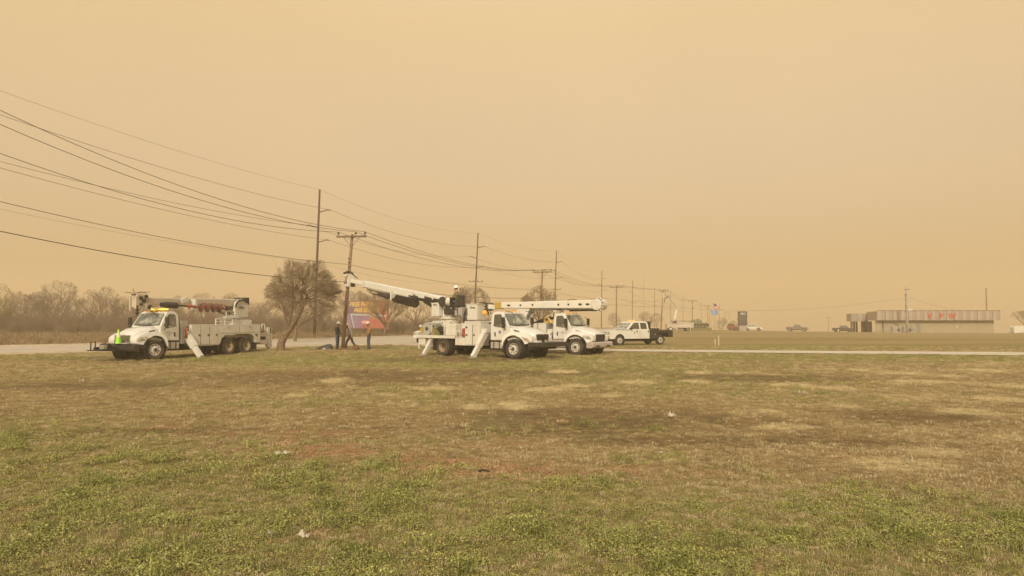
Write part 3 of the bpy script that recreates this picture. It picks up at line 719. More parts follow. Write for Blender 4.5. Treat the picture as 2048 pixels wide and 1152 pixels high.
p1, w1, _ = dist_pole(685.5, 49.4, 7.75, lean=.60, az=.10, label='nearest leaning wooden utility pole gripped by the crane arm, crew around its foot', arm=2.05, armz=7.58)
for z in (6.1, 5.85, 5.55): MB().cbox((.42, -.14, z), (.10, .10, .09)).build('bracket', M['porc'], p1)
p2, w2, _ = dist_pole(1076, 86, 7.85, lean=.55, az=.30, label='wooden utility pole rising behind the white boom between the two truck cabs', arm=2.3)
p3, w3, _ = dist_pole(1232.5, 126, 7.85, lean=.05, az=.3, label='wooden utility pole above the white pickup', arm=2.4)
p4, w4, _ = dist_pole(1321, 146, 8.0, lean=.55, az=-.2, label='leaning utility pole being worked on from the far bucket truck', arm=2.0)
p5, w5, _ = dist_pole(1384, 204, 7.5, lean=.1, az=.3, label='hazy utility pole above the tank', arm=2.3)
p6, w6, _ = dist_pole(1414.5, 270, 7.4, az=.3, label='hazy utility pole just left of the flags', arm=2.3)
p7, w7, _ = dist_pole(1438, 340, 7.0, az=.3, label='very faint utility pole right of the blue flag', arm=2.3)
dist_pole(1452, 400, 6.6, az=.3, label='faintest utility pole, next to the dark sign', arm=2.3)
dist_pole(1656, 300, 3.2, az=.1, label='small faint utility pole between the two parked pickups', arm=2.3)
# hardware on pole 4 / pole 5
mb = MB(); mb.tube([(.55, -.3, 6.9), (.55, -.3, 7.5)], .16, 10); mb.build('transformer', M['grey'], p4)
mb = MB(); mb.tube([(.25, -.3, 5.6), (.25, -.3, 6.3)], .2, 10); mb.build('transformer', M['grey'], p5)

def trans_pole(px, d, topz, lean=0.0, low=True, label='', dark=True):
    base = gp(px, d); t = empty('transmission_pole', base); h = topz - base.z
    tag(t, label, 'power pole', 'tall transmission poles beyond the road')
    r0 = .165 if d < 100 else .15
    MB().tube([(0, 0, -.3), (lean * .5, 0, h * .5), (lean, 0, h)], [r0, r0 * .85, r0 * .66], 12).build('pole', M['wooddark'], t, smooth=True)
    A = []
    for (z, s_) in ((h - 2.45, 1), (h - 4.2, -1), (h - 5.9, 1)):
        x = lean * z / h; mb = MB(); L = 1.25
        mb.tube([(x + s_ * .1, 0, z - .12), (x + s_ * .85, 0, z + .06), (x + s_ * L * .8, 0, z + .16), (x + s_ * L, 0, z + .10)], [.07, .055, .05, .04], 6)
        mb.tube([(x + s_ * L * .8, 0, z + .14), (x + s_ * L, 0, z + .03)], .06, 6)
        mb.build('insulator_arm', M['steelarm'], t); A.append(base + Vector((x + s_ * L, 0, z + .12)))
    A.insert(0, base + Vector((lean, 0, h)))
    if low:
        z = h - 8.45; x = lean * z / h
        MB().box(x - 1.2, x + 1.2, -.26, -.16, z - .06, z + .06).build('crossarm', M['arm'], t)
        for q in (-1.1, -.35, .35, 1.1): mb = MB(); insul(mb, (x + q, -.21, z + .06)); mb.build('insulator', M['porc'], t)
    A.append(base + Vector((lean * .5, -.25, h - 8.3)))
    return t, A
t1, a1 = trans_pole(629, 84, 16.9, lean=.45, low=False, label='tallest, nearest dark pole rising out of the round tree crown')
t2, a2 = trans_pole(947.5, 127, 17.0, lean=.72, label='tall dark pole behind the seated operator')
t3, a3 = trans_pole(1107.5, 160, 17.0, lean=.62, label='tall dark pole above the third truck windscreen')
t4, a4 = trans_pole(1202.5, 224, 17.0, lean=.25, label='tall dark pole crossing the end of the white boom')
t5, a5 = trans_pole(1264, 281, 17.0, lean=.3, label='tall hazy pole just right of the pole above the pickup')
t6, a6 = trans_pole(1308.5, 341, 17.0, lean=.2, label='tall hazy pole left of the far bucket truck')
t7, a7 = trans_pole(1341, 382, 17.0, lean=.1, label='tall hazy pole right of the pole being worked on')
t8, a8 = trans_pole(1366, 418, 16.6, low=False, label='tall faint pole rising above the tank barrel')
t9, a9 = trans_pole(1403, 470, 12.5, low=False, label='tall faint thin pole right of the tank turret')
def ghost_pole(px, d, topz, label, r=.12):
    b = gp(px, d); o = MB().tube([(0, 0, -.2), (0, 0, topz - b.z)], [r, r * .7], 8).build('power_pole', M['wooddark'], loc=b); tag(o, label, 'power pole', 'faint bare poles by the flags')
for px, d, z, lb in ((1418, 330, 8.6, 'faint bare pole left of the blue flag'), (1430, 420, 9.0, 'faint bare pole below the two flags'), (1448, 430, 7.8, 'faint bare pole right of the flags'), (1459, 460, 6.8, 'faint bare pole left of the red car')):
    ghost_pole(px, d, z, lb)

def catenary(pts, sags, r, name='power_line', label='', n=26):
    P = []
    for k in range(len(pts) - 1):
        a, b = pts[k], pts[k + 1]; m = n if k < 3 else 12
        for i in range(m):
            t = i / m; p = a.lerp(b, t); p.z -= 4 * sags[min(k, len(sags) - 1)] * t * (1 - t); P.append(p)
    P.append(pts[-1])
    o = MB().tube(P, r, 5).build(name, M['wire'], fix=False); tag(o, label, 'power line', 'overhead wires along the road'); return o
# distribution wires: from a pole outside the picture on the left
def z0(zpass, t, z1, s_): return z1 + (zpass - z1 + 4 * s_ * t * (1 - t)) / t
def P0(w, zpass, s_): return Vector((-27.0 + (w.x + 11.1), 19, z0(zpass, .629, w.z, s_)))
passes = (9.05, 9.77, 10.04)     # wires at the left edge of the photograph
names = ('lower of the three thick wires sagging from the left edge to the nearest pole', 'middle of the three thick wires sagging from the left edge to the nearest pole', 'upper of the three thick wires sagging from the left edge to the nearest pole')
for k in range(3):
    catenary([P0(w1[k], passes[k], 1.9), w1[k], w2[k], w3[k], w4[k], w5[k], w6[k], w7[k]], [1.9, 1.0, .8, .2, .9], .014, label=names[k])
n1_ = [Vector((-11.0, 49.4, 5.72)), Vector((3.3, 86, 5.6)), Vector((17.9, 126, 5.6)), Vector((29.4, 146, 5.6)), Vector((49.8, 204, 5.3))]
catenary([Vector((-27, 19, z0(6.87, .629, 5.72, .9)))] + n1_, [.9, .5, .4, .1, .3], .013, label='single wire meeting the nearest pole at half its height')
c1_ = [Vector((-11.25, 49.4, 4.55)), Vector((3.2, 86, 4.6)), Vector((17.8, 126, 4.6)), Vector((29.4, 146, 4.6)), Vector((49.8, 204, 4.3))]
catenary([Vector((-27, 19, z0(5.67, .629, 4.55, .9)))] + c1_, [.9, .45, .35, .1, .3], .019, label='lowest thick cable crossing from the left edge to the crane head')
# transmission wires
tp = [a1, a2, a3, a4, a5, a6, a7, a8]
for k, (zp, s_, r, lab) in enumerate(((17.55, 1.4, .010, 'thinnest topmost wire joining the tips of the tall poles'), (15.5, 1.6, .016, 'wire on the upper right arms of the tall poles'),
                                     (13.1, 1.6, .016, 'wire on the left arms of the tall poles'), (12.0, 1.6, .016, 'wire on the lower right arms of the tall poles'), (9.55, 1.2, .008, 'faint low wire behind the round tree'))):
    pts = [q[k] for q in tp]; w = pts[0]
    P_0 = Vector((-44.4 + (w.x + 22), 24, z0(zp, .567, w.z, s_)))
    catenary([P_0] + pts, [s_, 1.2, .9, 1.6, 1.2, 1.3], r, label=lab)

# far guyed mast, hardly visible in the dust
m_ = gp(1287.5, 420); t = MB().tube([(0, 0, 0), (0, 0, 36)], .28, 6).build('radio_mast', M['grey'], loc=m_); tag(t, 'thin mast almost lost in the dust above the pickup', 'mast')
# ------------------------------------------------------------------ heavy trucks: local x forward, y left, z up, origin under the front axle
def wheel(parent, x, y, side, r=.5, w=.27, rim='rimw', dual=False, steer=0.0, name='wheel', hub=True):
    e = empty(name, (x, y, r), R(90 if False else 0), parent); e.rotation_euler = (0, 0, steer)
    def tyre(yc):
        a = w / 2
        return [(r * .60, yc - a * .75), (r * .72, yc - a * .98), (r * .88, yc - a), (r * .97, yc - a * .88), (r, yc - a * .6), (r, yc - a * .18), (r * .975, yc - a * .16), (r * .975, yc + a * .16), (r, yc + a * .18), (r, yc + a * .6), (r * .97, yc + a * .88), (r * .88, yc + a), (r * .72, yc + a * .98), (r * .60, yc + a * .75)]
    mb = MB().lathe(tyre(0), 32, close=True)
    if dual: mb.lathe(tyre(-side * (w + .07)), 32, close=True)
    mb.build('tyre', M['rubber'], e, smooth=True)
    s_ = side; o = w / 2
    if dual or rim == 'rimt':
        prof = [(r * .60, s_ * o * .8), (r * .565, s_ * o * .85), (r * .55, s_ * (-.02)), (r * .33, s_ * (-.05)), (r * .32, s_ * (.02)), (r * .2, s_ * .05), (.01, s_ * .06)]
    else:
        prof = [(r * .60, s_ * o * .72), (r * .575, s_ * o * .86), (r * .54, s_ * o * .60), (r * .46, s_ * o * .55), (r * .30, s_ * o * 1.0), (r * .25, s_ * o * 1.02), (.01, s_ * o * 1.02)]
    if side < 0: prof = prof[::-1]
    MB().lathe(prof, 28).build('rim', M[rim], e, smooth=True)
    if hub:
        hb = MB(); rr = r * .14; yy = s_ * (o * 1.02 if not dual else .06)
        hb.lathe([(rr, yy - .02 * s_), (rr, yy + .05 * s_), (rr * .5, yy + .08 * s_), (.005, yy + .08 * s_)][::1 if s_ > 0 else -1], 12)
        for k in range(8):
            a = k * math.pi / 4
            if not dual:
                hb.lathe([(r * .055, s_ * o * .5), (r * .055, s_ * o * .86)], 8, Matrix.Translation((math.cos(a + .2) * r * .42, 0, math.sin(a + .2) * r * .42)))
            hb.lathe([(r * .028, yy - .02 * s_), (r * .028, yy + .03 * s_)], 6, Matrix.Translation((math.cos(a) * r * .215, 0, math.sin(a) * r * .215)))
        hb.build('hub', M['under'], e)
    return e

def quadpoly(mb, pts, th, nrm):
    """thin plate: outline pts, thickness th along nrm"""
    n = len(pts); v = [tuple(Vector(p)) for p in pts] + [tuple(Vector(p) + Vector(nrm) * th) for p in pts]
    return mb.add(v, [tuple(range(n))[::-1], tuple(range(n, 2 * n))] + [(i, (i + 1) % n, (i + 1) % n + n, i + n) for i in range(n)])
def roundpoly(pts, r=.05, n=3):
    """round the corners of a 2D outline"""
    out = []; m = len(pts)
    for i in range(m):
        p0, p, p2 = Vector(pts[i - 1]), Vector(pts[i]), Vector(pts[(i + 1) % m])
        a = (p0 - p); b = (p2 - p); q = min(r, a.length * .45, b.length * .45); a = p + a.normalized() * q; b = p + b.normalized() * q
        for k in range(n + 1):
            t = k / n; out.append(tuple(a.lerp(p, t).lerp(p.lerp(b, t), t)))
    return out
HWC = lambda z: 1.02 if z <= 1.72 else 1.02 - .13 * (z - 1.72) / .72
def cab(root, style):
    """style: 'a' rounded hood with barred grille, 'b' wedge hood with black grille, 'c' like a with black grille"""
    c = MB()
    c.prism([(-1.62, .92), (-1.62, 1.72), (-.40, 1.72), (-.40, .92)], -1.02, 1.02)
    c.prism([(-1.62, 1.70), (-1.61, 2.26), (-1.52, 2.40), (-1.25, 2.45), (-.98, 2.44), (-.86, 2.38), (-.42, 1.70)], 0, 0, HWC)
    cb = c.build('cab', M['white'], root, bevel=.05)
    # hood
    if style == 'b': S = [(-.46, .94, 1.70), (-.1, .90, 1.66), (.4, .80, 1.56), (.8, .68, 1.43), (.98, .58, 1.33), (1.02, .54, 1.26)]
    else: S = [(-.46, .94, 1.70), (-.1, .90, 1.67), (.4, .78, 1.57), (.75, .66, 1.43), (.92, .58, 1.31), (.98, .55, 1.22)]
    secs = []
    for x, w, z in S:
        hh = [(-w, .95), (-w * 1.0, z - .34), (-w * .93, z - .13), (-w * .62, z - .025), (0, z), (w * .62, z - .025), (w * .93, z - .13), (w, z - .34), (w, .95)]
        secs.append([(x, y, zz) for y, zz in hh])
    MB().loft(secs).build('hood', M['white'], root, bevel=.02)
    # fenders
    for s_ in (-1, 1):
        arc = [(-.02 + .70 * math.cos(a), .54 + .66 * math.sin(a)) for a in [R(q) for q in range(174, 14, -12)]]
        out = [(.98, .82), (1.02, .98), (.97, 1.13), (.78, 1.25), (.45, 1.35), (.05, 1.40), (-.34, 1.36), (-.62, 1.20), (-.76, .98), (-.78, .60)]
        prof = arc + out
        mb = MB(); n = len(prof)
        v = [(x, s_ * .55, z) for x, z in prof] + [(x, s_ * (1.17 - max(0, x - .3) * .32 - max(0, z - 1.15) * .45), z) for x, z in prof]
        mb.add(v, [tuple(range(n)), tuple(range(2 * n - 1, n - 1, -1))] + [(i, i + n, (i + 1) % n + n, (i + 1) % n) for i in range(n)])
        mb.build('fender', M['white'], root, bevel=.03)
        ln = MB(); ln.lathe([(.665, -.28), (.665, .28), (.64, .28), (.64, -.28)], 28, Matrix.Translation((-.02, s_ * .85, .545)), close=True)
        ln.build('wheel_arch', M['under'], root)
        hl = MB()
        if style == 'b': pts = [(.50, 1.17), (.93, .98), (.98, .82), (.86, .86), (.60, .98)]
        else: pts = [(.42, 1.06), (.52, 1.18), (.78, 1.16), (.96, 1.02), (.93, .94), (.70, 1.0)]
        P_ = [(x, s_ * (1.185 - max(0, x - .3) * .32 - max(0, z - 1.15) * .45), z) for x, z in roundpoly(pts, .03)]
        quadpoly(hl, P_, .02, (.25, s_, 0)); h = hl.build('headlight', M['lamp'], root)
        il = MB(); il.cbox((.76, s_ * 1.075, 1.04), (.14, .03, .06), rot=(0, 0, -s_ * .3)); il.build('turn_signal', M['lampam'] if style == 'b' else M['chrome'], h)
    # grille
    xg = S[-1][0]
    if style == 'a':
        g = MB().box(xg - .02, xg + .02, -.50, .50, .96, 1.24).build('grille', M['black'], root)
        for k in range(7): MB().box(xg + .02, xg + .045, -.50, .50, .975 + k * .038, .995 + k * .038).build('grille_bar', M['chrome'], g)
    else:
        zt = 1.26 if style == 'b' else 1.22
        g = quadpoly(MB(), [(xg + .005, y, z) for y, z in roundpoly([(-.56, zt), (.56, zt), (.48, .84), (-.48, .84)], .07)], .035, (1, 0, 0)).build('grille', M['black'], root)
        for k in range(6): MB().box(xg + .04, xg + .055, -.48, .48, .90 + k * .055, .91 + k * .055).build('grille_bar', M['seal'], g)
        MB().cbox((xg + .06, 0, zt - .02), (.02, .12, .05)).build('badge', M['chrome'], g)
    # doors
    for s_ in (-1, 1):
        d_ = quadpoly(MB(), [(x, s_ * 1.02, z) for x, z in roundpoly([(-1.40, .97), (-1.40, 1.69), (-.50, 1.69), (-.50, .97)], .06)], .012, (0, s_, 0)).build('door', M['white'], root)
        off = lambda x, z, e: (x, s_ * (HWC(z) + e), z)
        quadpoly(MB(), [off(x, z, .004) for x, z in roundpoly([(-1.40, 1.60), (-1.42, 2.29), (-.99, 2.31), (-.60, 1.70), (-.60, 1.60), (-.85, 1.56)], .09)], .006, (0, s_, 0)).build('window_frame', M['seal'], d_)
        quadpoly(MB(), [off(x, z, .012) for x, z in roundpoly([(-1.36, 1.65), (-1.37, 2.25), (-1.01, 2.27), (-.66, 1.70), (-.67, 1.64), (-.88, 1.60)], .08)], .006, (0, s_, 0)).build('window', M['glass'], d_)
        MB().box(-1.345, -1.25, s_ * 1.034 - .01, s_ * 1.034 + .02, 1.13, 1.36).build('handle', M['black'], d_, bevel=.02)
        mr = MB(); mr.cbox((-.55, s_ * 1.30, 1.93), (.10, .20, .40)); mr.cbox((-.55, s_ * 1.28, 1.64), (.10, .16, .13))
        mr.tube([(-.62, s_ * 1.0, 2.20), (-.57, s_ * 1.28, 2.14), (-.56, s_ * 1.28, 1.6), (-.60, s_ * 1.02, 1.50)], .018, 6)
        mr.build('mirror', M['black'], d_, bevel=.02)
        if style == 'b': MB().lathe([(.09, 0), (.09, .006)], 18, Matrix.Translation((-.98, s_ * 1.036, 1.36))).build('emblem', M['emblemb'], d_)
        else:
            em = MB(); em.add([(-1.03, s_ * 1.036, 1.30), (-.90, s_ * 1.036, 1.44), (-.96, s_ * 1.036, 1.30)], [(0, 1, 2)]); em.add([(-1.0, s_ * 1.036, 1.26), (-.94, s_ * 1.036, 1.20), (-.88, s_ * 1.036, 1.27)], [(0, 1, 2)])
            em.box(-1.22, -1.06, s_ * 1.036 - .001, s_ * 1.036 + .001, 1.325, 1.345); em.box(-.86, -.70, s_ * 1.036 - .001, s_ * 1.036 + .001, 1.325, 1.345)
            em.build('emblem', M['emblem'], d_)
        # step / tank under the door
        MB().box(-1.55, -.78, s_ * .68, s_ * 1.10, .50, .84).build('fuel_tank' if s_ > 0 else 'battery_box', M['silver'] if style != 'b' else M['grey'], root, bevel=.03)
        for xx in (-1.35, -.98): MB().box(xx, xx + .05, s_ * 1.11 - .01, s_ * 1.11 + .01, .48, .86).build('strap', M['black'], root)
        MB().box(-1.60, -.72, s_ * .70, s_ * 1.14, .42, .455).build('step', M['black'], root)
        MB().box(-.44, -.12, s_ * 1.0 - .05, s_ * 1.0 + .0, 1.46, 1.51)
    # windscreen
    def ws(u, v_, e):   # u across -1..1, v up 0..1
        x = -.42 - .44 * v_; z = 1.715 + .655 * v_; w = (.93 - .08 * v_); n = Vector((.83, 0, .555))
        return tuple(Vector((x + .05 * (1 - u * u), u * w, z)) + n * e)
    fr = [(-.97, .03), (-.5, 0), (0, -.01), (.5, 0), (.97, .03), (.95, .93), (.5, .95), (0, .955), (-.5, .95), (-.95, .93)]
    quadpoly(MB(), [ws(u, v_, .004) for u, v_ in fr], .006, (.83, 0, .555)).build('window_frame', M['seal'], root)
    quadpoly(MB(), [ws(u * .955, .05 + v_ * .92, .012) for u, v_ in fr], .006, (.83, 0, .555)).build('windshield', M['wind'], root)
    wp = MB(); wp.tube([ws(-.5, .02, .03), ws(-.1, .20, .03)], .012, 5); wp.tube([ws(.2, .02, .03), ws(.6, .20, .03)], .012, 5); wp.build('wiper', M['black'], root)
    for k in range(5): MB().cbox((-.93, -.6 + .3 * k, 2.455), (.10, .09, .04)).build('marker_light', M['amber'], root)
    # hood side vent
    for s_ in (-1, 1): quadpoly(MB(), [(x, s_ * (.945 - .0 - (x + .1) * .12), z) for x, z in ((-.12, 1.50), (.20, 1.43), (.22, 1.38), (-.10, 1.44))], .02, (0, s_, 0)).build('hood_vent', M['black'] if style != 'c' else M['grey'], root)
    # frame and running gear
    return cb
def chassis(root, L, axles, front_ext=0.0):
    u = MB()
    for s_ in (-1, 1): u.box(-L, .98, s_ * .38 - .06, s_ * .38 + .06, .62, .86)
    for x in [0] + list(axles):
        u.tube([(x, -.95, .5), (x, .95, .5)], .09, 8); u.tube([(x, -.22, .5), (x, .22, .5)], [.22, .22], 10)
        for s_ in (-1, 1): u.box(x - .55, x + .55, s_ * .45 - .05, s_ * .45 + .05, .56, .64)
    u.tube([(-.6, 0, .6), (max(axles), 0, .52)], .06, 8)
    u.box(-.9, .7, -.42, .42, .45, .95); u.box(-2.9, -1.9, -.36, .36, .42, .84); u.tube([(-2.2, .55, .55), (-3.4, .55, .55)], .17, 10)
    u.build('chassis', M['under'], root)
def outrigger(root, x, side, top, foot, wide=.15, name='outrigger'):
    """top and foot are (|y|, z)"""
    a = Vector((x, side * top[0], top[1])); b = Vector((x, side * foot[0], foot[1])); m = a.lerp(b, .5)
    def leg(p, q, w, mb):
        d = (q - p); L = d.length; T = Matrix.Translation(p) @ d.to_track_quat('Z', 'X').to_matrix().to_4x4()
        return mb.box(-w, w, -w * .8, w * .8, 0, L, T)
    mb = leg(a, a.lerp(b, .55), wide, MB()); o = mb.build(name, M['cream'], root, bevel=.015)
    leg(a.lerp(b, .5), b + Vector((0, 0, .03)), wide * .78, MB()).build('inner_leg', M['whitebox'], o, bevel=.01)
    fp = MB(); fp.cbox((b.x, b.y, .035), (.34, .30, .05)); fp.build('foot', M['grey'], o, bevel=.01)
    MB().cbox(a + Vector((0, side * .02, .05)), (.36, .3, .22)).build('bracket', M['cream'], o, bevel=.02)
    return o
def panel_doors(parent, xs_, z0_, z1_, y, side, m='whitebox', handle=True, hz=.5):
    quadpoly(MB(), [(min(xs_) + .012, y, z0_ - .008), (max(xs_) - .012, y, z0_ - .008), (max(xs_) - .012, y, z1_ + .008), (min(xs_) + .012, y, z1_ + .008)], .006, (0, side, 0)).build('door_seal', M['under'], parent)
    for a, b in zip(xs_[:-1], xs_[1:]):
        lo, hi = min(a, b) + .02, max(a, b) - .02
        d_ = quadpoly(MB(), [(lo, y, z0_), (hi, y, z0_), (hi, y, z1_), (lo, y, z1_)], .022, (0, side, 0)).build('door', M[m], parent, bevel=.008)
        if handle: MB().cbox((lo + .09 if side > 0 else lo + .09, y + side * .03, z0_ + (z1_ - z0_) * hz), (.10, .03, .09)).build('latch', M['black'], d_)
def auger(parent, p, q, n, r, m, mc, turns):
    """screw between p and q"""
    p = Vector(p); q = Vector(q); ax = (q - p); L = ax.length; ax.normalize(); ref = Vector((0, 0, 1)); u = ax.cross(ref).normalized(); w = ax.cross(u)
    s_ = MB().tube([p - ax * .25, q + ax * .15], .045, 8).build('auger', mc, parent)
    v = []; f = []; st = int(turns * 16)
    for i in range(st + 1):
        t = i / st; a = t * turns * 2 * math.pi; c = p + ax * L * t; o = u * math.cos(a) + w * math.sin(a)
        for rr, dx in ((.045, -.012), (r, -.012), (r, .012), (.045, .012)): v.append(tuple(c + o * rr + ax * dx))
    for i in range(st):
        for k in range(4): f.append((i * 4 + k, i * 4 + (k + 1) % 4, i * 4 + 4 + (k + 1) % 4, i * 4 + 4 + k))
    MB().add(v, f).build('flighting', m, s_, smooth=False)
    return s_
def hoses(parent, a, b, n, droop, seed, r=.018, spread=.2, m='hose'):
    rn = random.Random(seed); mb = MB(); a = Vector(a); b = Vector(b)
    for k in range(n):
        o1 = Vector([rn.uniform(-1, 1) * spread for _ in range(3)]); o2 = Vector([rn.uniform(-1, 1) * spread for _ in range(3)]); dr = droop * rn.uniform(.4, 1.3)
        mb.tube([a.lerp(b, t) + o1 * (1 - t) + o2 * t - Vector((0, 0, dr * 4 * t * (1 - t))) for t in (0, .12, .25, .4, .5, .6, .75, .88, 1)], r, 5)
    return mb.build('hose', M[m], parent, smooth=True)
def beam(mb, a, b, w, h, w2=None, h2=None):
    """box beam from a to b, w wide and h high"""
    a = Vector(a); b = Vector(b); d = (b - a); u = Vector((0, 0, 1)).cross(d).normalized(); v = d.cross(u).normalized(); w2 = w2 or w; h2 = h2 or h; secs = []
    for p, ww, hh in ((a, w, h), (b, w2, h2)):
        c = .12 * min(ww, hh)
        secs.append([tuple(p + u * x + v * z) for x, z in ((-ww / 2 + c, -hh / 2), (ww / 2 - c, -hh / 2), (ww / 2, -hh / 2 + c), (ww / 2, hh / 2 - c), (ww / 2 - c, hh / 2), (-ww / 2 + c, hh / 2), (-ww / 2, hh / 2 - c), (-ww / 2, -hh / 2 + c))])
    return mb.loft(secs)

# ================================================================== truck on the left (digger derrick, three axles)
def truck_left():
    hd = math.atan2(-.927, -.375)
    t = empty('utility_truck', (-19.07, 37.89, 0), hd)
    tag(t, 'white digger derrick truck facing left, red auger under its boom, lit amber roof light', 'utility truck')
    cab(t, 'a'); chassis(t, 7.7, (-5.15, -6.55))
    for s_ in (-1, 1):
        wheel(t, 0, s_ * 1.04, s_, rim='rimw', steer=-.25)
        wheel(t, -5.15, s_ * .98, s_, rim='rimt', dual=True); wheel(t, -6.55, s_ * .98, s_, rim='rimt', dual=True)
    b = MB(); b.prism([(.95, .44), (.95, .80), (1.28, .80), (1.34, .72), (1.34, .52), (1.24, .44)], -1.18, 1.18); b.build('bumper', M['black'], t, bevel=.03)
    w = MB(); w.box(1.3, 2.15, -.55, -.47, .55, .68); w.box(1.3, 2.15, .05, .13, .55, .68); w.box(1.34, 2.35, -.75, .35, .50, .55); w.tube([(1.75, -.45, .72), (1.75, .05, .72)], .14, 12)
    w.tube([(2.25, -.6, .55), (2.25, -.6, .95)], .03, 6); w.tube([(2.25, -.3, .55), (2.25, -.3, .98)], .03, 6); w.tube([(2.1, .2, .55), (2.1, .2, .95)], .025, 6)
    w.build('winch', M['black'], t); MB().cbox((2.15, .12, .68), (.22, .28, .2)).build('winch_motor', M['silver'], t, bevel=.02)
    MB().cbox((1.45, .75, .86), (.22, .5, .04)).build('bumper_step', M['grey'], t)
    # lightbar
    MB().box(-1.36, -1.04, -.50, .60, 2.45, 2.50).build('lightbar_mount', M['black'], t)
    lb = MB().cbox((-1.2, .05, 2.56), (.24, 1.05, .10)).build('lightbar', M['amberlit'], t, bevel=.03)
    # body
    B = MB()
    for s_ in (-1, 1):
        a, c = (s_ * .62, s_ * 1.15)
        prof = [(-2.32, .60), (-4.28, .60)] + [(-5.85 + 1.32 * math.cos(q_) * 1.0 if False else x_, z_) for x_, z_ in ((-4.42, .72), (-4.50, .95), (-4.72, 1.12), (-5.0, 1.19), (-6.7, 1.19), (-6.98, 1.12), (-7.2, .95), (-7.30, .66))] + [(-7.66, .66), (-7.66, 1.74), (-2.32, 1.74)]
        B.prism(prof, min(a, c), max(a, c))
    B.box(-7.60, -2.36, -.66, .66, 1.0, 1.12)
    bd = B.build('body', M['whitebox'], t, bevel=.012)
    for s_ in (-1, 1):
        panel_doors(t, [-2.34, -2.95, -3.6, -4.2], .66, 1.70, s_ * 1.15, s_)
        panel_doors(t, [-4.22, -5.9, -7.64], 1.27, 1.70, s_ * 1.15, s_, handle=False)
        for xx in (-5.0, -6.7): MB().cbox((xx, s_ * 1.19, 1.60), (.10, .03, .08)).build('latch', M['grey'], bd)
        tr = MB(); tr.add([(-7.15, s_ * 1.158, 1.16), (-7.42, s_ * 1.158, 1.16), (-7.38, s_ * 1.158, .98)], [(0, 1, 2)]); tr.build('reflector', M['black'], bd)
        for xx in (-4.35, -7.36): MB().box(xx - .02, xx + .02, s_ * .7, s_ * 1.12, .25 if xx < -7 else .35, .75).build('mud_flap', M['under'], t)
    MB().box(-2.2, -1.75, -1.0, 1.0, .75, 1.95).build('tool_rack', M['grey'], t, bevel=.02)
    ex = MB(); ex.tube([(-2.02, 1.12, 1.05), (-2.02, 1.12, 1.52), (-2.02, 1.12, 1.58)], [.085, .085, .04], 14); ex.tube([(-2.02, 1.12, 1.58), (-2.02, 1.12, 1.68)], .035, 8)
    e_ = ex.build('fire_extinguisher', M['red'], t, smooth=True); MB().cbox((-2.02, 1.205, 1.34), (.08, .01, .12)).build('tag_plate', M['conew'], e_)
    outrigger(t, -2.15, 1, (.98, 1.22), (2.0, .02), .17); outrigger(t, -2.15, -1, (.98, 1.22), (2.0, .02), .17)
    # frames on the deck
    fr = MB(); 
    for x in (-4.3, -5.0, -5.6): fr.tube([(x, .9, 1.74), (x, .9, 2.06)], .03, 6)
    fr.tube([(-4.3, .9, 2.06), (-5.6, .9, 2.06)], .03, 6); fr.tube([(-4.3, .9, 1.9), (-5.6, .9, 1.9)], .02, 6)
    fr.build('rail', M['white'], t)
    # pedestal, turret, boom
    ped = MB(); ped.box(-7.5, -6.2, -.62, .62, 1.12, 2.02); ped.box(-6.15, -5.7, .1, .75, 1.6, 2.05); pd = ped.build('pedestal', M['whitebox'], t, bevel=.02)
    MB().tube([(-6.85, 0, 2.02), (-6.85, 0, 2.18)], .52, 20).build('turntable', M['grey'], pd)
    tu = MB()
    for s_ in (-1, 1): tu.prism([(-7.35, 2.18), (-7.40, 2.75), (-7.25, 3.12), (-6.85, 3.26), (-6.35, 3.05), (-6.25, 2.55), (-6.35, 2.18)], s_ * .30, s_ * .46)
    tu.box(-7.2, -6.5, -.32, .32, 2.18, 2.5); tb = tu.build('turret', M['cream'], t, bevel=.02)
    text('Altec', .20, M['ink'], tb, loc=(-6.8, .475, 2.68), rot=(R(90), 0, R(180)), name='lettering')
    arch = MB(); arch.tube([(-6.25, .50, 2.75), (-6.35, .50, 3.0), (-6.6, .50, 3.18), (-6.95, .50, 3.2), (-7.2, .50, 3.05)], .05, 6); arch.build('boom_pivot', M['black'], tb)
    MB().cbox((-7.30, 0, 3.14), (.42, .85, .42)).build('winch', M['black'], tb, bevel=.04)
    op = MB(); op.box(-5.9, -5.1, .35, .85, 2.12, 2.2); op.tube([(-5.9, .8, 2.2), (-5.3, .8, 2.2)], .03, 6); op.tube([(-5.2, .8, 2.2), (-5.2, .8, 2.5)], .03, 6); op.box(-6.3, -5.7, .35, .7, 2.1, 2.3); op.build('operator_step', M['white'], t)
    bm_ = beam(MB(), (-7.0, 0, 3.02), (-.35, 0, 2.96), .42, .46, .38, .42).build('boom', M['tanboom'], t, bevel=.015)
    beam(MB(), (-.6, 0, 2.96), (.1, 0, 2.95), .28, .30).build('inner_boom', M['fibre'], bm_, bevel=.02)
    MB().tube([(-6.3, 0, 2.30), (-4.9, 0, 2.66)], [.11, .08], 10).build('lift_cylinder', M['grey'], bm_)
    MB().tube([(-4.9, 0, 2.66), (-3.7, 0, 2.80)], .09, 10).build('lift_rod', M['cream'], bm_)
    # boom tip: pole guides and sheaves
    tip = MB()
    tip.cbox((.60, 0, 2.98), (.62, .5, .70)); tip.cbox((.95, .20, 2.85), (.10, .10, .75)); tip.cbox((.95, -.20, 2.85), (.10, .10, .75)); tip.cbox((.3, .25, 2.72), (.35, .12, .3))
    tp_ = tip.build('boom_tip', M['tanboom'], t, bevel=.03, loc=(-.55, 0, 0))
    sh = MB()
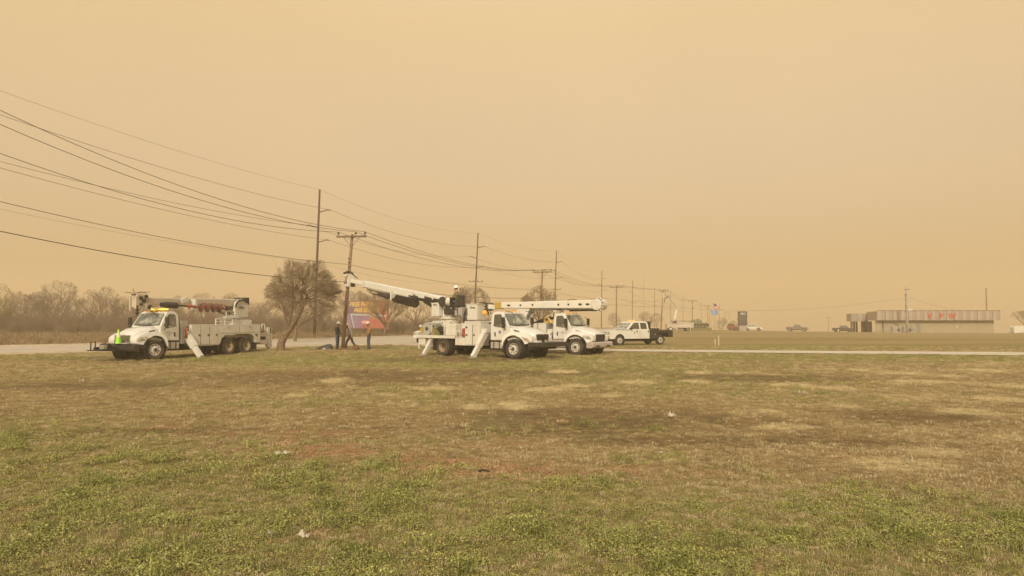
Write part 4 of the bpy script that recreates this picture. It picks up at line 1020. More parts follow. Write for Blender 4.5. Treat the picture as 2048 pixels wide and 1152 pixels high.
    for x, z, r_ in ((.75, 3.12, .09), (.55, 2.98, .11), (.72, 2.80, .07), (.95, 2.52, .07), (.95, 2.34, .06), (.25, 2.66, .10), (.42, 3.20, .08)): sh.lathe([(r_, .22), (r_, .34)], 12, Matrix.Translation((x, 0, z)))
    sh.tube([(.95, .28, 2.75), (.95, .28, 2.2)], .035, 6); sh.build('sheave', M['black'], tp_)
    g = MB(); g.tube([(1.5, .1, 3.38), (.9, .05, 3.36), (.4, 0, 3.40), (.1, -.1, 3.46)], .016, 6); g.tube([(.95, .2, 3.36), (.7, .25, 3.44), (.45, .2, 3.38), (.2, .3, 3.46)], .014, 6); g.tube([(.7, -.2, 3.36), (.75, -.25, 3.6)], .015, 5)
    g.box(.2, .95, -.15, .15, 3.26, 3.32); g.build('pole_guide', M['black'], tp_)
    hoses(tp_, (.30, .30, 2.85), (-1.0, .34, 2.75), 3, .60, 3, .012, .10); hoses(tp_, (.2, .28, 2.7), (-.8, .34, 2.85), 2, .35, 5, .011, .12)
    hoses(bm_, (-5.6, .25, 2.8), (-6.5, .35, 2.5), 4, .22, 8, .018, .1)
    # auger
    mt = MB().tube([(-.95, .42, 2.80), (-1.15, .46, 2.79), (-1.2, .46, 2.79), (-1.85, .48, 2.78), (-1.95, .48, 2.78), (-2.05, .49, 2.78)], [.12, .14, .17, .17, .15, .07], 14).build('auger_motor', M['black'], t, smooth=False)
    MB().tube([(-2.0, .49, 2.78), (-2.75, .54, 2.75)], .045, 8).build('kelly_bar', M['black'], mt)
    MB().tube([(-2.6, .53, 2.76), (-2.72, .54, 2.76), (-2.8, .55, 2.75), (-3.15, .57, 2.74)], [.05, .13, .07, .06], 8).build('coupling', M['red'], mt)
    a = auger(t, (-3.40, .60, 2.70), (-5.05, .60, 2.68), 4, .27, M['rust'], M['red'], 3.6)
    for k, z in enumerate((.25, -.05, .1, -.22)): MB().cbox((-5.15, .58 + .12 * (k - 1.5), 2.70 + z * .5), (.34, .04, .06), rot=(0, .5 * (-1) ** k, 0)).build('tooth', M['red'], a)
    MB().cbox((-3.2, .40, 2.82), (.18, .34, .62)).build('auger_bracket', M['white'], t, bevel=.02)
    MB().box(-6.3, -2.9, .36, .40, 2.50, 2.55).build('auger_rail', M['cream'], t)
    MB().cbox((-2.55, .36, 3.08), (.42, .10, .22), rot=(0, .4, 0)).build('bracket', M['white'], t)
    # tail: rear outriggers, control box
    tail = MB(); tail.box(-8.35, -7.7, -1.0, 1.0, 1.0, 1.25); tail.box(-8.4, -7.75, .2, 1.05, .55, .95); tail.box(-8.9, -8.4, -.6, .6, .5, .62); tb_ = tail.build('tail_frame', M['whitebox'], t, bevel=.015)
    MB().box(-8.1, -7.72, .55, 1.12, 1.28, 1.34).build('plate', M['red'], tb_)
    MB().box(-8.2, -7.75, .85, 1.08, .82, .99).build('control_box', M['black'], tb_)
    hp = MB(); hp.tube([(-8.05, .9, 1.25), (-8.05, .9, 1.65), (-8.10, .9, 1.75), (-8.28, .9, 1.75), (-8.33, .9, 1.65), (-8.33, .9, 1.25)], .035, 8); hp.build('grab_rail', M['white'], tb_)
    for s_ in (-1, 1):
        o = MB().box(-8.72, -8.50, s_ * .9 - .1, s_ * .9 + .1, .35, 1.55).build('rear_outrigger', M['cream'], t, bevel=.015); MB().box(-8.90, -8.76, s_ * .9 - .08, s_ * .9 + .08, .35, 1.5).build('inner_leg', M['whitebox'], o, bevel=.01)
        MB().box(-8.74, -8.60, s_ * .9 - .06, s_ * .9 + .06, .02, .4).build('foot', M['grey'], o)
        MB().box(-8.80, -8.75, s_ * .85, s_ * .99, 1.2, 1.5).build('lamp_box', M['black'], o)
    hoses(tb_, (-7.8, .9, .9), (-8.5, .9, .75), 6, .2, 11, .015, .1)
    # cone on the bumper
    c = empty('traffic_cone', t.matrix_world @ Vector((1.12, -.55, .81)) if False else (0, 0, 0))
    c.location = Vector((-19.07, 37.89, .80)) + Vector((math.cos(hd), math.sin(hd), 0)) * 1.30 + Vector((-math.sin(hd), math.cos(hd), 0)) * .10
    tag(c, 'lime green traffic cone with pale band on the left truck bumper', 'traffic cone')
    def ring(z0_, z1_, r0, r1, m, nm): MB().loft([[(r0 * math.cos(k * .524), r0 * math.sin(k * .524), z0_) for k in range(12)], [(r1 * math.cos(k * .524), r1 * math.sin(k * .524), z1_) for k in range(12)]]).build(nm, M[m], c, smooth=False)
    MB().box(-.19, .19, -.19, .19, 0, .04).build('base', M['black'], c, bevel=.01)
    ring(.04, .36, .145, .10, 'green', 'cone_body'); ring(.36, .56, .098, .065, 'conew', 'band'); ring(.56, .74, .066, .028, 'green', 'cone_tip')
    return t
truck_left()

# ================================================================== truck in the middle (digger derrick with raised boom)
HD2 = math.radians(-37.0)
def truck_mid():
    t = empty('utility_truck', (.76, 39.24, 0), HD2)
    tag(t, 'white digger derrick truck facing right, raised boom gripping the pole', 'utility truck')
    cab(t, 'b'); chassis(t, 6.9, (-4.98,))
    for s_ in (-1, 1):
        wheel(t, 0, s_ * 1.04, s_, rim='rimw', steer=.04, r=.51); wheel(t, -4.98, s_ * .98, s_, rim='rimt', dual=True, r=.51)
    b = MB(); b.prism([(.95, .62), (.95, .86), (1.85, .86), (1.85, .62)], -1.2, 1.2); b.build('bumper', M['black'], t, bevel=.02)
    MB().box(.9, 1.2, -1.1, 1.1, .48, .63).build('lower_bumper', M['under'], t, bevel=.02)
    MB().cbox((1.25, -.75, .90), (.28, .34, .09)).build('bumper_step', M['whitebox'], t); MB().cbox((1.50, -.35, .90), (.12, .10, .16)).build('tow_hook', M['silver'], t)
    for s_ in (-1, 1): MB().tube([(-.72, s_ * .9, 2.48), (-.2, s_ * 1.0, 2.4), (.05, s_ * 1.02, 2.1), (.05, s_ * 1.0, 1.75)], .016, 6).build('guard_rail', M['black'], t)
    # cabinets
    B = MB(); B.box(-3.28, -2.18, -1.15, -.45, .62, 1.86); B.box(-3.28, -2.18, .45, 1.15, .62, 1.86); B.box(-3.28, -2.18, -.45, .45, .9, 1.78); bd = B.build('body', M['whitebox'], t, bevel=.012)
    for s_ in (-1, 1):
        panel_doors(t, [-3.26, -2.74, -2.20], .66, 1.72, s_ * 1.15, s_)
        MB().cbox((-3.16, s_ * 1.18, 1.60), (.12, .02, .10)).build('plate', M['black'], bd)
    MB().box(-3.3, -2.16, -1.17, 1.17, 1.86, 1.93).build('cabinet_top', M['white'], bd, bevel=.01)
    lo = MB(); lo.box(-4.0, -3.30, -1.15, -.5, .62, 1.02); lo.box(-4.0, -3.30, .5, 1.15, .62, 1.02); lo.build('step_box', M['whitebox'], t, bevel=.015)
    MB().box(-3.62, -3.32, -1.05, -.70, 1.06, 1.55).build('fire_extinguisher', M['red'], t, bevel=.06)
    hh = MB(); hh.tube([(-3.70, -1.1, 1.02), (-3.70, -1.1, 1.42)], .02, 6); hh.tube([(-3.95, -1.1, 1.02), (-3.95, -1.1, 1.38)], .02, 6); hh.box(-3.95, -3.60, -1.14, -1.0, 1.38, 1.42); hh.build('grab_rail', M['white'], t)
    dk = MB().box(-6.95, -4.02, -1.18, 1.18, .98, 1.14).build('deck', M['whitebox'], t, bevel=.015)
    MB().box(-6.8, -6.3, -1.1, 1.1, .6, .96).build('tail_frame', M['whitebox'], t, bevel=.015)
    for s_ in (-1, 1):
        MB().box(-5.68, -5.64, s_ * .75, s_ * 1.15, .3, .96).build('mud_flap', M['under'], t); MB().box(-4.30, -4.26, s_ * .7, s_ * 1.14, .45, .97).build('mud_guard', M['under'], t)
        MB().box(-6.93, -6.85, s_ * .95 - .05, s_ * .95 + .05, .35, .98).build('tail_post', M['whitebox'], t)
        MB().cbox((-6.98, s_ * .8, .86), (.05, .28, .12)).build('tail_light', M['red'], t)
    # hose reel at the tail, engine in a hoop frame, tank
    rl = MB(); T = Matrix.Translation((-6.35, -.72, 1.50))
    rl.lathe([(.36, -.20), (.36, -.16), (.20, -.15), (.20, .15), (.36, .16), (.36, .20)], 24, T); r_ = rl.build('hose_reel', M['grey'], t)
    MB().lathe([(.31, -.13), (.33, -.08), (.31, -.02), (.33, .04), (.31, .12)], 24, T).build('hose', M['black'], r_)
    MB().lathe([(.10, -.23), (.10, -.20)], 12, T).build('hub', M['black'], r_)
    MB().cbox((-6.72, -.85, 1.42), (.18, .3, .36)).build('yellow_box', M['yellow'], t, bevel=.03); MB().cbox((-5.92, -.7, 1.38), (.22, .4, .42)).build('yellow_box', M['yellow'], t, bevel=.03)
    MB().cbox((-6.78, -.95, 1.66), (.14, .2, .12)).build('beacon', M['white'], t, bevel=.03)
    hp = MB()
    for y in (-1.08, -.35): hp.tube([(-5.80, y, 1.14), (-5.80, y, 1.82), (-5.72, y, 1.92), (-4.95, y, 1.92), (-4.87, y, 1.82), (-4.87, y, 1.14)], .038, 8)
    hp.tube([(-5.8, -1.08, 1.8), (-5.8, -.35, 1.8)], .03, 6); hp.tube([(-4.87, -1.08, 1.8), (-4.87, -.35, 1.8)], .03, 6); hp.build('hoop_frame', M['white'], t, smooth=True)
    en = MB(); en.cbox((-5.5, -.8, 1.36), (.40, .45, .40)); en.tube([(-5.5, -.8, 1.55), (-5.5, -.8, 1.75)], .12, 8); en.cbox((-5.35, -.9, 1.55), (.2, .2, .2)); eo = en.build('engine', M['olive'], t, bevel=.02)
    e2 = MB(); e2.lathe([(.16, -.2), (.16, .2)], 12, Matrix.Translation((-5.10, -.85, 1.46))); e2.cbox((-5.3, -1.0, 1.5), (.12, .15, .25)); e2.build('pulley', M['black'], eo)
    hoses(t, (-5.4, -1.0, 1.6), (-4.95, -1.0, 1.3), 6, .15, 21, .018, .15)
    tk_ = MB(); tk_.box(-4.84, -4.06, -1.05, -.55, 1.14, 1.80); tk_.box(-4.05, -3.40, -.6, .6, 1.0, 1.85); tk_.build('tank', M['cream'], t, bevel=.05)
    MB().tube([(-5.4, 0, 1.14), (-5.4, 0, 2.06)], [.50, .46], 24).build('pedestal', M['cream'], t, smooth=False)
    MB().tube([(-5.4, 0, 2.06), (-5.4, 0, 2.20)], .56, 24).build('turntable', M['whitebox'], t)
    # outriggers
    outrigger(t, -2.0, -1, (.95, 1.38), (2.02, .02), .16); outrigger(t, -2.0, 1, (.95, 1.38), (2.02, .02), .16)
    outrigger(t, -6.0, -1, (.85, .92), (1.55, .02), .13); outrigger(t, -6.0, 1, (.85, .92), (1.55, .02), .13)
    # superstructure turned to the pole: a child frame whose local x runs along the boom
    hdv = Vector((math.cos(HD2), math.sin(HD2), 0)); lf = Vector((-math.sin(HD2), math.cos(HD2), 0))
    pv = Vector((.76, 39.24, 0)) + hdv * -5.4
    tipw = Vector((-10.72, 49.05, 4.60)); dw = tipw - Vector((pv.x, pv.y, 3.02)); yaw = math.atan2(dw.y, dw.x); Lh = math.hypot(dw.x, dw.y)
    TT = Matrix.Rotation(yaw - HD2, 4, 'Z'); TT.translation = Vector((-5.4, 0, 0))     # truck local <- boom local
    def bt_(mb): mb.v = [tuple(TT @ Vector(p)) for p in mb.v]; return mb
    tu = MB()
    for s_ in (-1, 1): tu.prism([(-.55, 2.20), (-.62, 2.8), (-.35, 3.22), (.05, 3.30), (.35, 3.10), (.55, 2.85), (.62, 2.20)], s_ * .28, s_ * .42)
    tu.box(-.45, .5, -.30, .30, 2.20, 2.5); tb = bt_(tu).build('turret', M['white'], t, bevel=.02)
    bx = MB(); bx.box(.15, .80, .44, .72, 2.22, 2.98); bx_ = bt_(bx).build('turret_cover', M['white'], tb, bevel=.03)
    lt = text('Altec', .17, M['ink'], tb, name='lettering'); lt.matrix_local = TT @ Matrix.Translation((.48, .725, 2.82)) @ Matrix.Rotation(R(180), 4, 'Z') @ Matrix.Rotation(R(90), 4, 'X')
    pitch = math.atan2(4.60 - 3.02, Lh); ux = math.cos(pitch); uz = math.sin(pitch)
    def on(s_, y=0, z=0): return (s_ * ux - z * uz, y, 3.02 + s_ * uz + z * ux)
    Lb = Lh / ux
    bm_ = bt_(beam(MB(), on(-.2), on(Lb - 1.55), .44, .52, .36, .42)).build('boom', M['white'], t, bevel=.02)
    bt_(beam(MB(), on(Lb - 2.0), on(Lb - .15), .26, .26, .22, .24)).build('inner_boom', M['fibre'], bm_, bevel=.03)
    bt_(beam(MB(), on(Lb - 1.75), on(Lb - 1.60), .46, .52)).build('boom_collar', M['cream'], bm_, bevel=.01)
    bt_(MB().tube([(.45, 0, 2.35), on(2.1, 0, -.3)], [.10, .10], 10)).build('lift_cylinder', M['black'], tb); bt_(MB().tube([(.55, .25, 2.45), on(2.0, .25, -.28)], .05, 8)).build('lift_rod', M['black'], tb)
    text_b = text('Altec', .26, M['ink'], bm_, name='lettering', shear=.2); text_b.matrix_local = TT @ Matrix.Translation(on(2.85, .24, -.12)) @ Matrix.Rotation(-pitch, 4, 'Y') @ Matrix.Rotation(R(180), 4, 'Z') @ Matrix.Rotation(R(90), 4, 'X')
    # auger under the boom
    bt_(MB().tube([on(Lb - 1.9, 0, -.30), on(Lb - 4.6, 0, -.34)], .035, 6)).build('auger_rail', M['black'], bm_)
    mo = bt_(MB().tube([on(Lb - 3.4, .18, -.40), on(Lb - 3.5, .18, -.40), on(Lb - 4.1, .18, -.42), on(Lb - 4.15, .18, -.42), on(Lb - 4.6, .18, -.43)], [.12, .16, .16, .19, .19], 12)).build('auger_motor', M['augerblack'], bm_)
    bt_(MB().cbox(on(Lb - 4.9, .18, -.30), (.12, .5, .62))).build('auger_bracket', M['white'], bm_, bevel=.01)
    a0, a1_ = Vector(on(Lb - 5.05, .18, -.46)), Vector(on(Lb - 7.2, .18, -.50))
    auger(t, TT @ a0, TT @ a1_, 8, .26, M['augerblack'], M['augerblack'], 8)
    h_ = hoses(bm_, TT @ Vector(on(Lb - 2.3, .2, -.3)), TT @ Vector(on(Lb - 3.6, .2, -.35)), 5, .22, 31, .016, .1)
    hoses(bm_, TT @ Vector(on(.7, .26, -.05)), TT @ Vector(on(3.4, .26, -.12)), 5, .12, 33, .03, .06)
    for s0, s1 in ((.6, 1.2), (1.35, 2.0)): bt_(beam(MB(), on(s0, .24, -.02), on(s1, .24, .0), .02, .14)).build('slot', M['black'], bm_)
    # jaws round the pole
    jw = MB(); c = on(Lb + .12)
    for z in (-.32, .30):
        jw.box(c[0] - .25, c[0] + .05, -.30, -.22, c[2] + z - .06, c[2] + z + .06); jw.box(c[0] - .25, c[0] + .05, .22, .30, c[2] + z - .06, c[2] + z + .06)
        jw.tube([(c[0], .26, c[2] + z), (c[0] + .25, .26, c[2] + z), (c[0] + .42, .12, c[2] + z), (c[0] + .44, -.1, c[2] + z), (c[0] + .25, -.26, c[2] + z), (c[0], -.26, c[2] + z)], .055, 8)
    jw.box(c[0] - .28, c[0] - .12, -.3, .3, c[2] - .42, c[2] + .42); jo = bt_(jw).build('pole_claw', M['fibre'], t, bevel=.01)
    j2 = MB(); j2.tube([(c[0] - .35, 0, c[2] + .45), (c[0] + .1, 0, c[2] + .62), (c[0] + .5, .1, c[2] + .5)], .07, 6); j2.lathe([(.13, -.12), (.13, .12)], 12, Matrix.Translation((c[0] - .32, 0, c[2] - .30))); j2.tube([(c[0] - .3, 0, c[2] + .42), (c[0] - .9, 0, c[2] + .12)], .03, 6)
    bt_(j2).build('claw_cylinder', M['black'], jo); hoses(jo, TT @ Vector((c[0] - .2, .2, c[2] + .3)), TT @ Vector((c[0] + .3, .2, c[2] - .3)), 5, .1, 41, .016, .15)
    # winch and drums behind the boom root
    MB().lathe([(.27, -.24), (.27, -.20), (.17, -.2), (.17, .2), (.27, .2), (.27, .24)], 20, Matrix.Translation((-5.35, -.55, 3.05)) @ Matrix.Rotation(.2, 4, 'Z')).build('winch_drum', M['black'], tb)
    MB().tube([(-5.05, -.55, 3.05), (-4.75, -.55, 3.02)], .25, 18).build('winch_motor', M['cream'], tb, smooth=False)
    MB().cbox((-4.72, -.55, 3.02), (.05, .5, .5)).build('ring', M['black'], tb, bevel=.1)
    un = MB(); un.cbox((-4.95, -.3, 2.48), (.75, .7, .34)); un.cbox((-5.15, -.3, 2.70), (.3, .5, .3)); un.build('valve_bank', M['black'], tb, bevel=.06)
    MB().tube([(-4.55, -.6, 2.62), (-4.35, -.6, 2.62), (-4.3, -.6, 2.25)], .03, 6).build('grab_rail', M['black'], tb)
    # operator seat
    st = MB(); st.cbox((-4.50, -.35, 2.80), (.62, .60, .16)); st.cbox((-4.30, -.35, 3.08), (.14, .60, .62)); so_ = st.build('seat', M['black'], t, bevel=.03)
    MB().cbox((-4.30, -.30, 2.48), (.55, .5, .46)).build('seat_post', M['grey'], so_, bevel=.02)
    MB().cbox((-4.78, -.35, 3.06), (.12, .6, .1)).build('control_levers', M['grey'], so_)
    hoses(tb, (-4.0, -.3, 2.6), (-3.85, -.5, 1.9), 8, -.05, 45, .022, .12)
    return t
truck_mid()

# ================================================================== truck on the right (bucket truck, boom stowed forward)
def truck_right():
    hd = math.radians(-35.5); t = empty('utility_truck', (4.32, 43.6, -.05), hd)
    tag(t, 'white aerial bucket truck facing right with its long boom stowed level over the cab', 'utility truck')
    cab(t, 'c'); chassis(t, 6.4, (-5.0,))
    for s_ in (-1, 1):
        wheel(t, 0, s_ * 1.04, s_, rim='rimw', steer=.02); wheel(t, -5.0, s_ * .98, s_, rim='rimt', dual=True)
    b = MB(); b.prism([(.72, .44), (.74, .78), (1.12, .80), (1.18, .72), (1.18, .50), (1.08, .44)], -1.2, 1.2); bo = b.build('bumper', M['bumpergrey'], t, bevel=.04)
    for s_ in (-1, 1): MB().box(1.17, 1.19, s_ * .62 - .22, s_ * .62 + .22, .50, .60).build('fog_lamp', M['black'], bo)
    MB().box(-1.6, -.70, -1.16, -.9, .46, .90).build('side_skirt', M['bumpergrey'], t, bevel=.02)
    B = MB(); B.box(-6.4, -1.95, -1.16, -.55, .68, 1.86); B.box(-6.4, -1.95, .55, 1.16, .68, 1.86); B.box(-6.3, -2.0, -.55, .55, 1.0, 1.1); B.box(-2.05, -1.95, -1.16, 1.16, .9, 1.86); bd = B.build('body', M['whitebox'], t, bevel=.015)
    for s_ in (-1, 1): panel_doors(t, [-1.97, -2.6, -3.3, -4.2, -5.6, -6.38], 1.15, 1.80, s_ * 1.16, s_)
    outrigger(t, -1.82, -1, (.95, 1.35), (1.95, .02), .15); outrigger(t, -1.82, 1, (.95, 1.35), (1.95, .02), .15)
    MB().tube([(-1.72, -.55, 1.86), (-1.72, -.55, 2.62)], .06, 10).build('boom_rest', M['cream'], t)
    MB().cbox((-1.72, -.2, 2.58), (.22, .9, .10)).build('boom_cradle', M['cream'], t, bevel=.02)
    MB().cbox((-1.80, -.95, 1.95), (.14, .14, .14)).build('side_beacon', M['amber'], t, bevel=.03)
    pd = MB().tube([(-4.35, 0, 1.1), (-4.35, 0, 2.05)], .45, 20).build('pedestal', M['cream'], t)
    tu = MB()
    for s_ in (-1, 1): tu.prism([(-4.85, 2.05), (-4.6, 2.92), (-3.60, 2.92), (-3.95, 2.3), (-4.1, 2.05)], s_ * .26, s_ * .40)
    tb = tu.build('turret', M['white'], t, bevel=.02)
    lb = beam(MB(), (-4.5, .05, 2.86), (.95, .05, 2.88), .34, .44, .36, .50).build('lower_boom', M['cream'], t, bevel=.02)
    ub = beam(MB(), (-6.0, -.34, 2.98), (1.0, -.34, 2.96), .28, .38, .32, .50).build('upper_boom', M['fibre'], t, bevel=.03)
    beam(MB(), (-2.70, -.34, 2.975), (-1.85, -.34, 2.97), .33, .45).build('boom_sleeve', M['white'], ub, bevel=.015)
    for x, L in ((-5.2, .14), (-4.3, .05), (-3.4, .05), (-1.55, .05), (-.85, .05), (-.35 + .3, .13), (.45, .12)):
        mb = MB(); T = Matrix.Translation((x, -.50 - (.01 if x > -2.8 else 0), 2.97)); mb.lathe([(.055, -.03), (.055, .01)], 12, T)
        if L > .1: mb.v = [(x + (p[0] - x) * 2.2, p[1], p[2]) for p in mb.v]
        mb.build('hole', M['black'], ub)
    # elbow
    el_ = MB(); el_.lathe([(.32, -.56), (.34, -.54), (.34, .20), (.32, .22)], 28, Matrix.Translation((1.05, 0, 2.95))); eo = el_.build('elbow', M['cream'], t, smooth=False)
    bl = MB()
    for k in range(7):
        a = R(-75 + 25 * k); bl.cbox((1.05 + .42 * math.cos(a), -.50, 2.95 + .42 * math.sin(a)), (.09, .10, .09), rot=(0, -a, 0))
    bl.build('elbow_bolts', M['whitebox'], eo)
    MB().lathe([(.352, -.53), (.352, -.44)], 28, Matrix.Translation((1.05, 0, 2.95))).build('belt', M['black'], eo)
    MB().tube([(-1.0, -.1, 2.60), (.3, -.1, 2.62), (1.1, -.1, 2.58)], [.05, .045, .03], 8).build('leveling_rod', M['black'], t)
    MB().tube([(-1.1, -.3, 3.18), (-.9, -.3, 3.26), (-.5, -.3, 3.26), (-.35, -.3, 3.18)], .02, 6).build('hose_loop', M['hose'], ub)
    MB().tube([(-1.9, -.2, 2.66), (-1.2, -.2, 2.74), (-.9, -.2, 2.62)], .03, 6).build('hose_loop', M['hose'], lb)
    # boom tip and bucket
    MB().cbox((-6.05, -.34, 2.96), (.55, .34, .46)).build('tip_cover', M['amber'] if False else M['yellow'], ub, bevel=.06)
    MB().cbox((-6.60, -.34, 2.86), (.55, .25, .30)).build('tip_bracket', M['whitebox'], ub, bevel=.05)
    MB().cbox((-6.85, -.40, 2.70), (.6, .3, .12)).build('jib_arm', M['black'], ub, bevel=.03)
    MB().lathe([(.0, -.16), (.10, -.14), (.16, -.05), (.16, .05), (.10, .14), (.0, .16)], 14, Matrix.Translation((-7.0, -.62, 2.52))).build('amber_beacon', M['amber'], t, smooth=True)
    bk = MB(); secs = [[(x, y, z) for x, y in ((-8.25 + k_, -.95 + k_), (-7.35 - k_, -.95 + k_), (-7.35 - k_, .05 - k_), (-8.25 + k_, .05 - k_))] for z, k_ in ((2.06, .04), (3.06, 0), (3.06, .03), (2.2, .06))]
    bko = bk.loft(secs, cap=True).build('bucket', M['fibre'], t, bevel=.03)
    MB().box(-8.29, -7.31, -.99, .09, 3.04, 3.09).build('bucket_rim', M['cream'], bko, bevel=.01)
    lt = text('Altec', .20, M['ink'], bko, loc=(-7.72, -.955, 2.78), rot=(R(90), 0, 0), name='lettering')
    rk = MB(); rk.box(-8.5, -6.6, -1.0, 1.0, 1.86, 1.92)
    for k in range(8): rk.box(-8.3 + k * .22, -8.22 + k * .22, -1.0, 1.0, 1.93, 1.99)
    rk.build('bucket_rest', M['grey'], t)
    MB().box(-8.5, -6.4, -1.1, 1.1, .9, 1.05).build('tail_deck', M['whitebox'], t, bevel=.02)
    hoses(t, (-7.2, -.3, 3.0), (-6.9, -.2, 2.4), 6, .06, 61, .025, .15)
    hoses(t, (-6.5, -.3, 3.05), (-7.9, -.1, 3.12), 3, -.04, 63, .02, .08)
    # load of brush and hoses behind the cab
    br = MB(); rn = random.Random(2)
    for k in range(5):
        br.tube([(-2.2, -.4 + .2 * k, 2.25 - .02 * k), (-2.6, -.5 + .2 * k, 2.12), (-3.2, -.5 + .2 * k, 1.92), (-3.6, -.4 + .1 * k, 1.88)], .035, 6)
    br.build('hose_bundle', M['hose'], t, smooth=True)
    rp = MB()
    for k in range(3): rp.lathe([(.16, -.03), (.19, 0), (.16, .03), (.13, 0)], 16, Matrix.Translation((-2.25, -.75 + .09 * k, 2.02)), close=True)
    rp.build('rope_coil', M['yellow'], t)
    return t
truck_right()
# ------------------------------------------------------------------ pickups, cars, van
def car(name, loc, rz, kind, paint, label, cat, s=1.0, flat=False):
    """local x forward, origin on the ground in the middle"""
    t = empty(name, loc, rz); tag(t, label, cat); t.scale = (s, s, s)
    K_ = dict(
     crew=dict(L=(-2.95, 3.0), wb=(2.05, -1.95), r=.40, belt=1.24, roof=1.93, lower=[(-.85, .52), (-.85, 1.26), (.85, 1.26), (1.0, 1.25), (1.35, 1.22), (2.55, 1.14), (2.90, 1.05), (3.0, .9), (3.0, .50)], gh=[(-.80, 1.24), (-.74, 1.80), (-.62, 1.91), (-.2, 1.945), (.55, 1.93), (.78, 1.86), (1.42, 1.26)], win=[((-.60, 1.30), (-.56, 1.80), (.02, 1.82), (.02, 1.30)), ((.16, 1.30), (.16, 1.82), (.60, 1.82), (1.18, 1.30))], hw=.98),
     pickup=dict(L=(-2.75, 2.75), wb=(1.75, -1.7), r=.39, belt=1.15, roof=1.85, lower=[(-2.75, .5), (-2.75, 1.18), (-.75, 1.18), (.9, 1.18), (2.45, 1.10), (2.72, .98), (2.75, .5)], gh=[(-.85, 1.15), (-.72, 1.70), (-.55, 1.80), (.35, 1.82), (.60, 1.75), (1.20, 1.16)], win=[((-.62, 1.22), (-.52, 1.70), (.0, 1.72), (.0, 1.22)), ((.10, 1.22), (.10, 1.72), (.45, 1.70), (.98, 1.22))], hw=.96),
     car=dict(L=(-2.2, 2.3), wb=(1.4, -1.35), r=.33, belt=.92, roof=1.45, lower=[(-2.2, .35), (-2.25, .70), (-2.1, .98), (-1.0, 1.0), (.9, .96), (2.0, .80), (2.28, .62), (2.3, .35)], gh=[(-1.75, .96), (-1.1, 1.38), (-.6, 1.46), (.2, 1.45), (.5, 1.38), (1.15, .95)], win=[((-1.25, 1.0), (-.92, 1.34), (-.2, 1.40), (-.2, 1.0)), ((-.1, 1.0), (-.1, 1.40), (.28, 1.38), (.85, 1.0))], hw=.88),
     suv=dict(L=(-2.4, 2.4), wb=(1.5, -1.45), r=.37, belt=1.1, roof=1.8, lower=[(-2.4, .42), (-2.42, .9), (-2.3, 1.15), (.9, 1.14), (2.15, 1.02), (2.38, .82), (2.4, .42)], gh=[(-2.3, 1.12), (-2.1, 1.70), (-1.8, 1.79), (.0, 1.80), (.42, 1.72), (1.1, 1.12)], win=[((-2.0, 1.2), (-1.88, 1.68), (-1.2, 1.70), (-1.2, 1.2)), ((-1.1, 1.2), (-1.1, 1.70), (-.3, 1.71), (-.3, 1.2)), ((-.2, 1.2), (-.2, 1.71), (.22, 1.68), (.80, 1.2))], hw=.93))
    k = K_[kind]; hw = k['hw']; HW = lambda z: hw if z <= k['belt'] + .03 else hw - .16 * (z - k['belt']) / (k['roof'] - k['belt'])
    body = []
    low = k['lower']
    zb = low[0][1]; x0 = low[0][0]; x1 = low[-1][0]
    arch = []
    for xc in (k['wb'] if not flat else k['wb'][:1]):     # wheel openings cut into the lower edge
        arch.append([(xc + (k['r'] + .09) * math.cos(R(a)), k['r'] + (k['r'] + .11) * math.sin(R(a))) for a in range(14, 168, 14)])
    prof = list(low)
    for a in arch: prof += [(a[0][0], zb)] + a + [(a[-1][0], zb)]
    MB().prism(prof, -hw, hw).build('body', M[paint], t, bevel=.03)
    MB().prism(k['gh'], 0, 0, HW).build('cabin', M[paint], t, bevel=.03)
    for s_ in (-1, 1):
        for w_ in k['win']:
            quadpoly(MB(), [(x, s_ * (HW(z) + .004), z) for x, z in roundpoly(w_, .05)], .008, (0, s_, 0)).build('window', M['darkglass'], t)
        for xc in k['wb']:
            if flat and xc < 0: continue
            MB().lathe([(k['r'] + .085, s_ * hw - s_ * .45), (k['r'] + .085, s_ * hw - s_ * .02), (k['r'] + .06, s_ * hw - s_ * .02), (k['r'] + .06, s_ * hw - s_ * .45)][::s_], 20, Matrix.Translation((xc, 0, k['r'])), close=True).build('wheel_arch', M['under'], t)
        for xc in k['wb']:
            wheel(t, xc, s_ * (hw - .15), s_, r=k['r'], w=.24, rim='chrome' if kind != 'crew' else 'rimw', hub=kind == 'crew')
    # windscreen, rear glass
    g = k['gh']; a, b = g[-1], g[-2]
    def slant(a, b, e0=.12, e1=.88):
        p = [(a[0] + (b[0] - a[0]) * q, a[1] + (b[1] - a[1]) * q) for q in (e0, e1)]; nx_, nz_ = (a[1] - b[1]), -(a[0] - b[0]); l = math.hypot(nx_, nz_); nx_, nz_ = nx_ / l, nz_ / l
        if nz_ < 0: nx_, nz_ = -nx_, -nz_
        return quadpoly(MB(), [(p[0][0] + nx_ * .004, -HW(p[0][1]) * .9, p[0][1] + nz_ * .004), (p[0][0] + nx_ * .004, HW(p[0][1]) * .9, p[0][1] + nz_ * .004), (p[1][0] + nx_ * .004, HW(p[1][1]) * .88, p[1][1] + nz_ * .004), (p[1][0] + nx_ * .004, -HW(p[1][1]) * .88, p[1][1] + nz_ * .004)], .008, (nx_, 0, nz_))
    slant(a, b).build('windshield', M['wind'], t); slant(g[0], g[1], .2, .95).build('rear_window', M['darkglass'], t)
    xf = k['L'][1]; MB().box(xf - .02, xf + .03, -.5, .5, k['belt'] - .38, k['belt'] - .14).build('grille', M['grey'], t, bevel=.02)
    MB().box(xf - .08, xf + .10, -hw + .03, hw - .03, zb, zb + .24).build('bumper', M['chrome'] if kind in ('crew', 'pickup') else M[paint], t, bevel=.04)
